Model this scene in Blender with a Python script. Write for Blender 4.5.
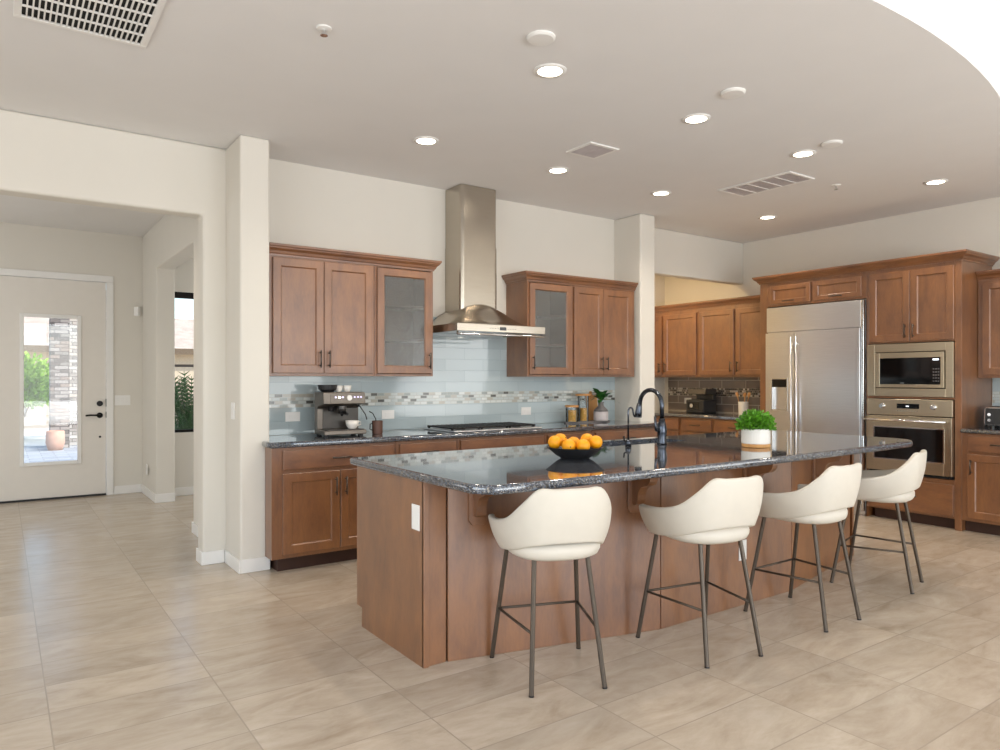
import bpy, bmesh, math, random
from mathutils import Vector, Matrix
R = math.radians
random.seed(7)
for o in list(bpy.data.objects): bpy.data.objects.remove(o)
C = bpy.context.scene.collection
S = bpy.context.scene

# ------------------------------------------------------------------ camera, world, light, exposure
F_PX, HOR, CAM_H = 710.0, 379.0, 1.35
cd = bpy.data.cameras.new('camera'); cam = bpy.data.objects.new('camera', cd); C.objects.link(cam)
cam.location = (0, 0, CAM_H)
cam.rotation_euler = (R(90), 0, -math.atan2(500, 710))
cd.sensor_width = 36.0; cd.lens = 36.0 * F_PX / 1000.0
cd.shift_y = -(375.0 - HOR) / 1000.0
cd.clip_start = 0.05; cd.clip_end = 200
S.camera = cam
S.view_settings.view_transform = 'Standard'
S.view_settings.look = 'None'
S.view_settings.exposure = 0.32
S.view_settings.gamma = 1.0
S.view_settings.use_curve_mapping = False
w = bpy.data.worlds.new('world'); S.world = w; w.use_nodes = True
wn = w.node_tree.nodes; wl = w.node_tree.links
sky = wn.new('ShaderNodeTexSky'); sky.sky_type = 'NISHITA'; sky.sun_disc = False
sky.sun_elevation = R(50); sky.sun_rotation = R(100); sky.dust_density = 1.5
wn['Background'].inputs['Strength'].default_value = 0.32
wl.new(sky.outputs[0], wn['Background'].inputs['Color'])

def light(kind, name, loc, energy, color, rot=(0, 0, 0), **kw):
    l = bpy.data.lights.new(name, kind); l.energy = energy; l.color = color
    for k, v in kw.items(): setattr(l, k, v)
    o = bpy.data.objects.new(name, l); C.objects.link(o); o.location = loc; o.rotation_euler = rot
    return o
light('SUN', 'sun', (0, 0, 20), 3.4, (1, .94, .85), (R(38), R(34), 0), angle=R(.6))
# daylight entering through the tall windows of the great room behind the camera
DAY = (0.94, 0.97, 1.0)
light('AREA', 'window_daylight_rear', (2.6, -4.35, 1.55), 150, DAY, (R(100), 0, 0), shape='RECTANGLE', size=6.6, size_y=2.7)
# fill lamp added outside the rear windows, aimed up to brighten the ceiling
light('AREA', 'ceiling_fill_light', (1.9, -7.0, .02), 680, (.95, .96, .98), (R(165), 0, 0), shape='RECTANGLE', size=9.0, size_y=4.6)
light('AREA', 'foyer_fill_light', (-2.9, 7.5, 1.5), 26, DAY, (R(90), 0, R(-90)), shape='RECTANGLE', size=2.8, size_y=2.2)  # added fill in front of the solid left wall, brightens the foyer
light('AREA', 'side_room_fill_light', (4.3, 7.8, 1.5), 26, DAY, (R(90), 0, R(90)), shape='RECTANGLE', size=1.6, size_y=2.0)  # lamp added out of view at the end wall to light the side room
light('AREA', 'right_fill_light', (7.5, -1.9, 1.5), 60, DAY, (R(98), 0, R(90)), shape='RECTANGLE', size=3.6, size_y=2.4)  # extra lamp by the windowless right wall, added for broad soft light
light('AREA', 'window_daylight_left', (-2.88, 0.6, 1.5), 85, DAY, (R(90), 0, R(-90)), shape='RECTANGLE', size=4.5, size_y=2.4)

# ------------------------------------------------------------------ materials
def lin(c):
    return tuple((x / 255 / 12.92) if x / 255 <= .04045 else ((x / 255 + .055) / 1.055) ** 2.4 for x in c) + (1,)
def newmat(name):
    m = bpy.data.materials.new(name); m.use_nodes = True
    return m, m.node_tree.nodes, m.node_tree.links, m.node_tree.nodes['Principled BSDF']
def ramp(n, stops, interp='LINEAR'):
    r = n.new('ShaderNodeValToRGB'); r.color_ramp.interpolation = interp
    e = r.color_ramp.elements
    while len(e) < len(stops): e.new(0.5)
    for k, (p, c) in enumerate(stops):
        e[k].position = p; e[k].color = c if len(c) == 4 else lin(c)
    return r
def mapping(n, l, scale=(1, 1, 1), loc=(0, 0, 0), rot=(0, 0, 0), coord='Object'):
    tc = n.new('ShaderNodeTexCoord'); mp = n.new('ShaderNodeMapping')
    mp.inputs['Scale'].default_value = scale; mp.inputs['Location'].default_value = loc; mp.inputs['Rotation'].default_value = rot
    l.new(tc.outputs[coord], mp.inputs[0]); return mp
def noise(n, l, vec, scale, detail=3, rough=.5, dist=0):
    t = n.new('ShaderNodeTexNoise'); t.inputs['Scale'].default_value = scale; t.inputs['Detail'].default_value = detail
    t.inputs['Roughness'].default_value = rough; t.inputs['Distortion'].default_value = dist
    l.new(vec, t.inputs['Vector']); return t
def bump(n, l, h, b, strength=.2, dist=.01):
    bp = n.new('ShaderNodeBump'); bp.inputs['Strength'].default_value = strength; bp.inputs['Distance'].default_value = dist
    l.new(h, bp.inputs['Height']); l.new(bp.outputs[0], b.inputs['Normal']); return bp
def plain(name, col, rough=.5, metal=0, noise_amt=.06, nscale=12, bumpy=0, **kw):
    m, n, l, b = newmat(name)
    c = lin(col)
    mp = mapping(n, l)
    t = noise(n, l, mp.outputs[0], nscale)
    r = ramp(n, [(.3, tuple(x * (1 - noise_amt) for x in c[:3]) + (1,)), (.7, tuple(min(1, x * (1 + noise_amt)) for x in c[:3]) + (1,))])
    l.new(t.outputs[0], r.inputs[0]); l.new(r.outputs[0], b.inputs['Base Color'])
    b.inputs['Roughness'].default_value = rough; b.inputs['Metallic'].default_value = metal
    for k, v in kw.items(): b.inputs[k].default_value = v
    if bumpy: bump(n, l, noise(n, l, mp.outputs[0], nscale * 12).outputs[0], b, bumpy, .002)
    return m
def wood(name, c1, c2, rough=.36, vert=True, coat=.85, scale=1):
    m, n, l, b = newmat(name)
    sc = (6 * scale, 6 * scale, 2.0 * scale) if vert else (2.0 * scale, 6 * scale, 6 * scale)
    mp = mapping(n, l, sc)
    t = noise(n, l, mp.outputs[0], 1.6, 5, .55, .6)
    mp2 = mapping(n, l, (2.2, 2.2, 1.6)); t2 = noise(n, l, mp2.outputs[0], 1.5, 2)
    mp3 = mapping(n, l, (sc[0] * 7, sc[1] * 7, sc[2] * 5)); t3 = noise(n, l, mp3.outputs[0], 2.0, 3)
    ad = n.new('ShaderNodeMix'); ad.inputs['Factor'].default_value = .45
    l.new(t.outputs[0], ad.inputs[2]); l.new(t2.outputs[0], ad.inputs[3])
    ad2 = n.new('ShaderNodeMix'); ad2.inputs['Factor'].default_value = .18
    l.new(ad.outputs[0], ad2.inputs[2]); l.new(t3.outputs[0], ad2.inputs[3])
    r = ramp(n, [(.36, c1), (.64, c2)]); l.new(ad2.outputs[0], r.inputs[0]); l.new(r.outputs[0], b.inputs['Base Color'])
    b.inputs['Roughness'].default_value = rough
    b.inputs['Coat Weight'].default_value = coat; b.inputs['Coat Roughness'].default_value = .42; b.inputs['Coat IOR'].default_value = 1.75
    return m
M = {}
M['wall'] = plain('painted_drywall', (224, 219, 209), .85, noise_amt=.01, nscale=3, bumpy=.05)
M['ceil'] = plain('ceiling_paint', (231, 229, 227), .9, noise_amt=.01, nscale=3, bumpy=.05)
M['trim'] = plain('white_trim_paint', (238, 236, 232), .45, noise_amt=.01)
M['door'] = plain('front_door_paint', (228, 222, 213), .45, noise_amt=.01)
M['wood'] = wood('stained_maple', (102, 60, 28), (144, 92, 47))
M['woodh'] = wood('stained_maple_horizontal', (100, 58, 27), (140, 88, 44), vert=False)
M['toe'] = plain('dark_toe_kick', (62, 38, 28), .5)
M['lwood'] = wood('light_oak', (190, 130, 70), (222, 168, 104), .5, coat=0)
M['steel'] = None
def steel(name, col=(190, 186, 180), rough=.26, sc=(2, 2, 160), amt=.06):
    m, n, l, b = newmat(name); mp = mapping(n, l, sc)
    t = noise(n, l, mp.outputs[0], 3, 4)
    r = ramp(n, [(.3, tuple(x * (1 - amt) for x in lin(col)[:3]) + (1,)), (.7, tuple(x * (1 + amt) for x in lin(col)[:3]) + (1,))])
    l.new(t.outputs[0], r.inputs[0]); l.new(r.outputs[0], b.inputs['Base Color'])
    b.inputs['Metallic'].default_value = 1; b.inputs['Roughness'].default_value = rough
    bump(n, l, t.outputs[0], b, .035, .002)
    return m
M['steel'] = steel('brushed_stainless', (222, 223, 226), .3)
M['steelw'] = steel('brushed_stainless_warm', (196, 182, 158), .28)
M['hood'] = steel('hood_stainless', (188, 180, 168), .24)
M['chrome'] = plain('polished_chrome', (220, 220, 220), .12, 1, .01)
M['bronze'] = plain('pewter_pull', (92, 84, 78), .35, .85)
M['blk'] = plain('black_metal', (34, 32, 32), .38, .6)
M['leg'] = plain('bronze_leg_metal', (84, 74, 64), .38, .55)
M['faucet'] = plain('gunmetal', (78, 82, 90), .2, 1)
M['leather'] = plain('cream_leather', (212, 205, 192), .5, noise_amt=.015, nscale=20, bumpy=.06)
M['plastic'] = plain('white_plastic', (240, 238, 234), .35, noise_amt=.01)
M['blackglass'] = plain('black_glass', (8, 8, 9), .06, noise_amt=0)
M['dark'] = plain('dark_void', (14, 14, 14), .8)
M['dkplastic'] = plain('charcoal_plastic', (45, 45, 46), .35)
M['machine'] = plain('brushed_bronze_machine', (118, 110, 102), .32, .75)
M['machined'] = plain('dark_machine_panel', (82, 78, 74), .35, .5)
M['ceramic'] = plain('white_ceramic', (235, 230, 222), .4, noise_amt=.02)
M['dkbowl'] = plain('matte_black_bowl', (36, 36, 38), .45)
M['orange'] = plain('orange_peel', (246, 164, 12), .45, noise_amt=.08, nscale=30, bumpy=.25)
M['leaf'] = plain('bright_green_leaf', (92, 150, 34), .5, noise_amt=.45, nscale=40)
M['leafd'] = plain('dark_green_leaf', (48, 104, 40), .45, noise_amt=.4, nscale=25)
M['leafy'] = plain('desert_shrub_leaf', (150, 190, 62), .6, noise_amt=.4, nscale=9)
M['bark'] = plain('bark', (110, 92, 74), .8)
M['terra'] = plain('terracotta', (206, 160, 138), .7)
M['pasta'] = plain('dry_pasta', (224, 170, 84), .7, noise_amt=.35, nscale=90, bumpy=.6)
M['greyvase'] = plain('grey_glaze', (104, 100, 100), .45)
M['palegrey'] = plain('pale_grey_glaze', (196, 188, 188), .5)
M['brownmug'] = plain('brown_wood_mug', (96, 66, 54), .5)
M['stucco'] = plain('neighbour_stucco', (206, 190, 168), .9)
M['rooft'] = plain('roof_tiles', (196, 176, 160), .85, noise_amt=.15, nscale=3)
M['conc'] = plain('pale_concrete', (226, 220, 210), .85, noise_amt=.05, nscale=2)
M['gravel'] = plain('desert_gravel', (200, 184, 164), .95, noise_amt=.15, nscale=6, bumpy=.3)

def glassmat(name, tint=(1, 1, 1), seedy=False, alpha=.12, rough=.02):
    m, n, l, b = newmat(name)
    out = n['Material Output']
    tr = n.new('ShaderNodeBsdfTransparent'); tr.inputs[0].default_value = tuple(tint) + (1,)
    gl = n.new('ShaderNodeBsdfGlossy'); gl.inputs['Roughness'].default_value = rough
    mx = n.new('ShaderNodeMixShader'); fr = n.new('ShaderNodeFresnel'); fr.inputs[0].default_value = 1.5
    mat_ = n.new('ShaderNodeMath'); mat_.operation = 'ADD'; mat_.inputs[1].default_value = alpha
    l.new(fr.outputs[0], mat_.inputs[0]); l.new(mat_.outputs[0], mx.inputs[0])
    if seedy:
        mp = mapping(n, l); v = n.new('ShaderNodeTexVoronoi'); v.inputs['Scale'].default_value = 75
        l.new(mp.outputs[0], v.inputs['Vector'])
        bp = n.new('ShaderNodeBump'); bp.inputs['Strength'].default_value = .35; bp.inputs['Distance'].default_value = .002
        l.new(v.outputs['Distance'], bp.inputs['Height']); l.new(bp.outputs[0], gl.inputs['Normal'])
        rf = n.new('ShaderNodeBsdfDiffuse'); rf.inputs[0].default_value = (.40, .41, .40, 1)
        m2 = n.new('ShaderNodeMixShader'); rp = ramp(n, [(.25, (.42, .42, .42, 1)), (.55, (.03, .03, .03, 1))])
        v2 = n.new('ShaderNodeTexVoronoi'); v2.inputs['Scale'].default_value = 85; l.new(mp.outputs[0], v2.inputs['Vector']); l.new(v2.outputs['Distance'], rp.inputs[0]); l.new(rp.outputs[0], m2.inputs[0])
        l.new(tr.outputs[0], m2.inputs[1]); l.new(rf.outputs[0], m2.inputs[2]); l.new(m2.outputs[0], mx.inputs[1])
    else:
        l.new(tr.outputs[0], mx.inputs[1])
    l.new(gl.outputs[0], mx.inputs[2]); l.new(mx.outputs[0], out.inputs[0])
    return m
M['glass'] = glassmat('clear_glass', (.95, .97, .96), alpha=0)
M['seedy'] = glassmat('seeded_glass', (.78, .80, .81), True, .03, .08)
M['jar'] = glassmat('jar_glass', (.97, .98, .98), alpha=-.03)

def emit(name, col, s):
    m, n, l, b = newmat(name)
    b.inputs['Base Color'].default_value = (0.8, .8, .8, 1)
    b.inputs['Emission Color'].default_value = tuple(col) + (1,); b.inputs['Emission Strength'].default_value = s
    return m
M['lamp'] = emit('lamp_glow', (1, .9, .74), 9)
M['led'] = emit('display_glow', (.75, .85, 1), 1.2)
M['ledp'] = emit('button_glow', (.6, .5, 1), .8)

# granite
def granite():
    m, n, l, b = newmat('blue_pearl_granite'); mp = mapping(n, l)
    v = n.new('ShaderNodeTexVoronoi'); v.inputs['Scale'].default_value = 250; l.new(mp.outputs[0], v.inputs['Vector'])
    sep = n.new('ShaderNodeSeparateColor'); l.new(v.outputs['Color'], sep.inputs[0])
    r = ramp(n, [(0, (30, 33, 40)), (.3, (52, 58, 70)), (.52, (88, 98, 114)), (.74, (120, 127, 137)), (.92, (165, 160, 152))], 'CONSTANT')
    l.new(sep.outputs[0], r.inputs[0])
    t = noise(n, l, mp.outputs[0], 60, 3); mx = n.new('ShaderNodeMix'); mx.data_type = 'RGBA'; mx.blend_type = 'MULTIPLY'; mx.inputs['Factor'].default_value = .5
    r2 = ramp(n, [(.35, (120, 120, 125)), (.65, (255, 255, 255))]); l.new(t.outputs[0], r2.inputs[0])
    l.new(r.outputs[0], mx.inputs[6]); l.new(r2.outputs[0], mx.inputs[7]); l.new(mx.outputs[2], b.inputs['Base Color'])
    b.inputs['Roughness'].default_value = .05; b.inputs['IOR'].default_value = 1.75
    b.inputs['Coat Weight'].default_value = .5; b.inputs['Coat Roughness'].default_value = .02; b.inputs['Coat IOR'].default_value = 1.7
    return m
M['granite'] = granite()

def brick(n, l, vec, bw, rh, mortar, off=.5, freq=2, smooth=.1):
    t = n.new('ShaderNodeTexBrick'); t.offset = off; t.offset_frequency = freq; t.squash = 1
    for k, v in (('Scale', 1), ('Mortar Size', mortar), ('Mortar Smooth', smooth), ('Brick Width', bw), ('Row Height', rh), ('Bias', 0)): t.inputs[k].default_value = v
    t.inputs['Color1'].default_value = (0, 0, 0, 1); t.inputs['Color2'].default_value = (1, 1, 1, 1); t.inputs['Mortar'].default_value = (.5, .5, .5, 1)
    l.new(vec, t.inputs['Vector']); return t

def floor_mat():
    m, n, l, b = newmat('porcelain_floor_tile'); tc = n.new('ShaderNodeTexCoord')
    mp = n.new('ShaderNodeMapping'); mp.inputs['Location'].default_value = (-.162 + .6208 * 20, -3.083 + .3076 * 40, 0); l.new(tc.outputs['Object'], mp.inputs[0])
    t = brick(n, l, mp.outputs[0], .6208, .3076, .0028, 0.0, 2, .1)
    # per tile offset for the marbling
    sc = n.new('ShaderNodeVectorMath'); sc.operation = 'MULTIPLY_ADD'; sc.inputs[1].default_value = (9, 13, 5)
    l.new(t.outputs['Color'], sc.inputs[0]); l.new(tc.outputs['Object'], sc.inputs[2])
    mp2 = n.new('ShaderNodeMapping'); mp2.inputs['Scale'].default_value = (1.3, 3.2, 1); mp2.inputs['Rotation'].default_value = (0, 0, R(14)); l.new(sc.outputs[0], mp2.inputs[0])
    t1 = noise(n, l, mp2.outputs[0], 1.5, 7, .62, 1.6)
    t2 = noise(n, l, mp2.outputs[0], 5.0, 6, .7, .4)
    mx = n.new('ShaderNodeMix'); mx.inputs['Factor'].default_value = .32; l.new(t1.outputs[0], mx.inputs[2]); l.new(t2.outputs[0], mx.inputs[3])
    r = ramp(n, [(.30, (166, 150, 130)), (.43, (184, 169, 150)), (.56, (196, 182, 164)), (.72, (207, 195, 179))]); l.new(mx.outputs[0], r.inputs[0])
    hs = n.new('ShaderNodeHueSaturation')
    mr = n.new('ShaderNodeMapRange'); mr.inputs['To Min'].default_value = .93; mr.inputs['To Max'].default_value = 1.06; l.new(t.outputs['Color'], mr.inputs[0]); l.new(mr.outputs[0], hs.inputs['Value']); l.new(r.outputs[0], hs.inputs['Color'])
    g = n.new('ShaderNodeMix'); g.data_type = 'RGBA'; l.new(t.outputs['Fac'], g.inputs['Factor']); l.new(hs.outputs[0], g.inputs[6]); g.inputs[7].default_value = lin((168, 156, 140))
    l.new(g.outputs[2], b.inputs['Base Color'])
    b.inputs['Roughness'].default_value = .22
    inv = n.new('ShaderNodeMath'); inv.operation = 'MULTIPLY'; inv.inputs[1].default_value = -1; l.new(t.outputs['Fac'], inv.inputs[0])
    bump(n, l, inv.outputs[0], b, .35, .002)
    return m
M['floor'] = floor_mat()

def tile_mat(name, cols, grout, bw, rh, mortar, axis, off=(0, 0), boff=.5, rough=.07, smooth=.2):
    # glazed tiles get a clear coat, rough stone does not
    """axis 'xz' or 'yz': tiles lie in that plane"""
    m, n, l, b = newmat(name); tc = n.new('ShaderNodeTexCoord')
    s = n.new('ShaderNodeSeparateXYZ'); l.new(tc.outputs['Object'], s.inputs[0])
    c = n.new('ShaderNodeCombineXYZ'); l.new(s.outputs[0 if axis == 'xz' else 1], c.inputs[0]); l.new(s.outputs[2], c.inputs[1])
    mp = n.new('ShaderNodeMapping'); mp.inputs['Location'].default_value = (off[0], off[1], 0); l.new(c.outputs[0], mp.inputs[0])
    t = brick(n, l, mp.outputs[0], bw, rh, mortar, boff, 2, smooth)
    r = ramp(n, cols, 'CONSTANT' if len(cols) > 2 else 'LINEAR'); l.new(t.outputs['Color'], r.inputs[0])
    g = n.new('ShaderNodeMix'); g.data_type = 'RGBA'; l.new(t.outputs['Fac'], g.inputs['Factor']); l.new(r.outputs[0], g.inputs[6]); g.inputs[7].default_value = lin(grout)
    l.new(g.outputs[2], b.inputs['Base Color']); b.inputs['Roughness'].default_value = rough
    b.inputs['Coat Weight'].default_value = .6 if rough < .5 else 0; b.inputs['Coat Roughness'].default_value = .03
    inv = n.new('ShaderNodeMath'); inv.operation = 'MULTIPLY'; inv.inputs[1].default_value = -1; l.new(t.outputs['Fac'], inv.inputs[0])
    bump(n, l, inv.outputs[0], b, .5, .002)
    return m
BLUE = [(0, (176, 190, 194)), (1, (192, 205, 208))]
TAUPE = [(0, (112, 100, 94)), (1, (128, 116, 108))]
MOS = [(0, (206, 212, 208)), (.22, (158, 166, 162)), (.36, (222, 226, 222)), (.56, (186, 182, 170)), (.70, (96, 96, 92)), (.8, (200, 208, 206))]
MOS2 = [(0, (60, 50, 44)), (.3, (182, 172, 160)), (.5, (120, 108, 98)), (.68, (210, 204, 194)), (.82, (36, 30, 28))]
M['tile_blue'] = tile_mat('blue_glass_tile', BLUE, (168, 184, 190), .406, .1025, .0022, 'xz', (-1.846 + .203, -.9 + .1025 * 9.865))
M['tile_blue_side'] = tile_mat('blue_glass_tile_side', BLUE, (168, 184, 190), .406, .1025, .0022, 'yz', (0, .0))
M['mosaic'] = tile_mat('glass_mosaic', MOS, (190, 192, 186), .062, .0268, .0028, 'xz', (0, -1.126 + .0268 * 60), .37, .15)
M['mosaic_side'] = tile_mat('glass_mosaic_side', MOS, (190, 192, 186), .062, .0268, .0028, 'yz', (0, -1.126 + .0268 * 60), .37, .15)
M['tile_taupe'] = tile_mat('taupe_tile', TAUPE, (176, 168, 158), .36, .1025, .005, 'yz', (.1, .0), rough=.25)
M['mosaic_taupe'] = tile_mat('brown_mosaic', MOS2, (150, 140, 130), .03, .0268, .003, 'yz', (0, -1.126 + .0268 * 60), .5, .2)
M['stone'] = tile_mat('stacked_ledge_stone', [(0, (150, 138, 130)), (.25, (118, 106, 100)), (.45, (176, 164, 156)), (.65, (98, 88, 84)), (.8, (160, 140, 128))], (80, 72, 68), .24, .07, .006, 'xz', (0, 0), .4, .8)
M['stone_sunlit'] = tile_mat('sunlit_ledge_stone', [(0, (196, 188, 182)), (.25, (170, 160, 154)), (.45, (212, 204, 198)), (.65, (150, 142, 138)), (.8, (204, 192, 182))], (110, 104, 100), .24, .07, .006, 'xz', (0, 0), .4, .8)  # lit copy of the ledge stone, sunlight painted into its lighter colours
M['paver'] = tile_mat('entry_pavers', [(0, (150, 156, 166)), (1, (178, 180, 184))], (120, 122, 126), .4, .2, .006, 'xz', (0, 0), .5, .8)
pn = M['paver'].node_tree
for nd in pn.nodes:
    if nd.type == 'COMBXYZ':
        for s_ in pn.nodes:
            if s_.type == 'SEPXYZ': pn.links.new(s_.outputs[1], nd.inputs[1])

# ------------------------------------------------------------------ mesh helpers
def NB(): return bmesh.new()
def bx(bm, x0, x1, y0, y1, z0, z1):
    vs = [bm.verts.new((x, y, z)) for z in (z0, z1) for y in (y0, y1) for x in (x0, x1)]
    for f in ((0, 2, 3, 1), (4, 5, 7, 6), (0, 1, 5, 4), (2, 6, 7, 3), (0, 4, 6, 2), (1, 3, 7, 5)): bm.faces.new([vs[i] for i in f])
    return bm
def prism(bm, pts, z0, z1):
    a = [bm.verts.new((p[0], p[1], z0)) for p in pts]; b = [bm.verts.new((p[0], p[1], z1)) for p in pts]
    n = len(pts); bm.faces.new(a[::-1]); bm.faces.new(b)
    for i in range(n): bm.faces.new((a[i], a[(i + 1) % n], b[(i + 1) % n], b[i]))
    return bm
def tube(bm, pts, r, seg=10, radii=None, cap=True):
    pts = [Vector(p) for p in pts]; rings = []
    up = Vector((0, 0, 1)) if abs((pts[1] - pts[0]).normalized().z) < .9 else Vector((1, 0, 0))
    for i, p in enumerate(pts):
        d = ((pts[min(i + 1, len(pts) - 1)] - pts[max(i - 1, 0)])).normalized()
        x = up.cross(d).normalized(); up2 = d.cross(x).normalized(); up = up2
        rr = radii[i] if radii else r
        rings.append([bm.verts.new(p + x * rr * math.cos(a) + up2 * rr * math.sin(a)) for a in [2 * math.pi * k / seg for k in range(seg)]])
    for a, b in zip(rings, rings[1:]):
        for k in range(seg): bm.faces.new((a[k], a[(k + 1) % seg], b[(k + 1) % seg], b[k]))
    if cap: bm.faces.new(rings[0][::-1]); bm.faces.new(rings[-1])
    return bm
def lathe(bm, prof, cx=0, cy=0, seg=32, axis='z', z0=0):
    rings = []
    for r, z in prof:
        if r < 1e-5: rings.append([bm.verts.new((cx, cy, z + z0))])
        else: rings.append([bm.verts.new((cx + r * math.cos(2 * math.pi * k / seg), cy + r * math.sin(2 * math.pi * k / seg), z + z0)) for k in range(seg)])
    for a, b in zip(rings, rings[1:]):
        for k in range(seg):
            k2 = (k + 1) % seg
            if len(a) == 1 and len(b) == 1: continue
            if len(a) == 1: bm.faces.new((a[0], b[k2], b[k]))
            elif len(b) == 1: bm.faces.new((a[k], a[k2], b[0]))
            else: bm.faces.new((a[k], a[k2], b[k2], b[k]))
    return bm
def disc_y(bm, cx, y0, y1, cz, r, seg=24):
    """cylinder along y"""
    tube(bm, [(cx, y0, cz), (cx, y1, cz)], r, seg); return bm
def obj(name, bm, mat, parent=None, smooth=False, bevel=0, bseg=2, shift=None):
    me = bpy.data.meshes.new(name)
    bmesh.ops.recalc_face_normals(bm, faces=bm.faces)
    if shift: bmesh.ops.translate(bm, verts=bm.verts, vec=Vector(shift))
    bm.to_mesh(me); bm.free()
    if smooth:
        for p in me.polygons: p.use_smooth = True
    me.materials.append(M[mat] if isinstance(mat, str) else mat)
    o = bpy.data.objects.new(name, me); C.objects.link(o)
    if parent: o.parent = parent
    if bevel:
        b = o.modifiers.new('bevel', 'BEVEL'); b.width = bevel; b.segments = bseg; b.limit_method = 'ANGLE'; b.angle_limit = R(40)
    return o
def thing(name, label, cat, loc=(0, 0, 0), rz=0, group=None):
    o = bpy.data.objects.new(name, None); C.objects.link(o); o.location = loc; o.rotation_euler = (0, 0, rz)
    o.empty_display_size = .1
    o['label'] = label; o['category'] = cat
    if group: o['group'] = group
    return o
def tag(o, label, cat, group=None):
    o['label'] = label; o['category'] = cat
    if group: o['group'] = group
    return o
def struct(name, bm, mat, **k):
    o = obj(name, bm, mat, **k)
    if not k.get('parent'): o['kind'] = 'structure'
    return o
def copy_tree(o, parent=None):
    c = o.copy(); C.objects.link(c)
    if parent: c.parent = parent
    for ch in [q for q in bpy.data.objects if q.parent == o]: copy_tree(ch, c)
    return c

# ------------------------------------------------------------------ setting
XW, YR = 7.62, 5.50            # right wall face, range wall face
ZC, ZH = 3.05, 3.66
struct('floor', bx(NB(), -3.0, 7.77, -4.6, 9.5, -.12, 0), 'floor')
# dropped kitchen ceiling with the curved front edge
bm = NB(); arc = []
for k in range(49):
    x = -3.0 + k * (7.77 + 3.0) / 48; arc.append((x, 1.63 + 6.6 - math.sqrt(6.6 ** 2 - (x - 3.6) ** 2) if abs(x - 3.6) < 1.9 else 1.909 + (abs(x - 3.6) - 1.9) * .30))
prism(bm, arc + [(7.77, 9.55), (-3.0, 9.55)], ZC, ZH + .0)
struct('ceiling', bm, 'ceil')
struct('ceiling_great_room', bx(NB(), -3.0, 7.77, -4.75, 9.55, ZH, ZH + .15), 'ceil')
bm = NB(); prof = [(-3.0, ZC), (-3.0, 2.54), (1.203, 2.54), (1.203, 0), (1.40, 0), (1.40, ZC)]
a = [bm.verts.new((x, 5.45, z)) for x, z in prof]; b = [bm.verts.new((x, 5.62, z)) for x, z in prof]
bm.faces.new(a); bm.faces.new(b[::-1])
for i in range(6): bm.faces.new((a[i], a[(i + 1) % 6], b[(i + 1) % 6], b[i]))
struct('wall_left', bm, 'wall', bevel=.02, bseg=4)
struct('wall_left_pillar', bx(NB(), 1.362, 1.567, 5.063, 5.62, 0, ZC), 'wall', bevel=.018, bseg=4)
struct('wall_back', bx(NB(), 1.56, 5.37, YR, 5.65, 0, ZC), 'wall')
struct('wall_right_pillar', bx(NB(), 5.367, 5.585, 5.12, 5.66, 0, ZC), 'wall', bevel=.018, bseg=4)
struct('wall_header', bx(NB(), 5.58, XW, 5.52, 5.65, 2.54, ZC), 'wall', bevel=.012, bseg=3)
struct('wall_right', bx(NB(), XW, XW + .15, -4.6, 7.1, 0, ZH), 'wall')
struct('wall_pantry', bx(NB(), 4.35, XW, 6.81, 7.1, 0, ZC), 'wall')
struct('wall_pantry_end', bx(NB(), 4.35, 4.5, 5.65, 6.81, 0, ZC), 'wall')
# great room behind the camera: tall window wall
bm = NB(); bx(bm, -3.0, -2.2, -4.6, -4.45, 0, ZH); bx(bm, 6.0, XW, -4.6, -4.45, 0, ZH); bx(bm, -2.2, 6.0, -4.6, -4.45, 2.95, ZH)
struct('wall_rear', bm, 'wall')
bm = NB(); bx(bm, -3.15, -3.0, -4.6, -1.7, 0, ZH); bx(bm, -3.15, -3.0, 2.9, 9.5, 0, ZH); bx(bm, -3.15, -3.0, -1.7, 2.9, 0, .3); bx(bm, -3.15, -3.0, -1.7, 2.9, 2.7, ZH)
struct('wall_west', bm, 'wall')
bm = NB()
for k in range(6): bx(bm, -2.2 + k * 1.64 - .03, -2.2 + k * 1.64 + .03, -4.57, -4.49, 0, 2.95)
bx(bm, -2.2, 6.0, -4.57, -4.49, 0, .08); bx(bm, -2.2, 6.0, -4.57, -4.49, 2.88, 2.95)
struct('window_1', bm, 'blk')
# foyer
bm = NB(); prof = [(5.62, 0), (6.66, 0), (6.66, 2.56), (8.48, 2.56), (8.48, 0), (9.4, 0), (9.4, ZC), (5.62, ZC)]
a = [bm.verts.new((1.39, y, z)) for y, z in prof]; b = [bm.verts.new((1.58, y, z)) for y, z in prof]
bm.faces.new(a); bm.faces.new(b[::-1])
for i in range(8): bm.faces.new((a[i], a[(i + 1) % 8], b[(i + 1) % 8], b[i]))
struct('wall_foyer_right', bm, 'wall', bevel=.014, bseg=3)
bm = NB(); bx(bm, -3.0, -.10, 9.4, 9.55, 0, ZC); bx(bm, -.10, 1.03, 9.4, 9.55, 2.48, ZC); bx(bm, 1.03, 1.60, 9.4, 9.55, 0, ZC)
struct('wall_front', bm, 'wall')
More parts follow.
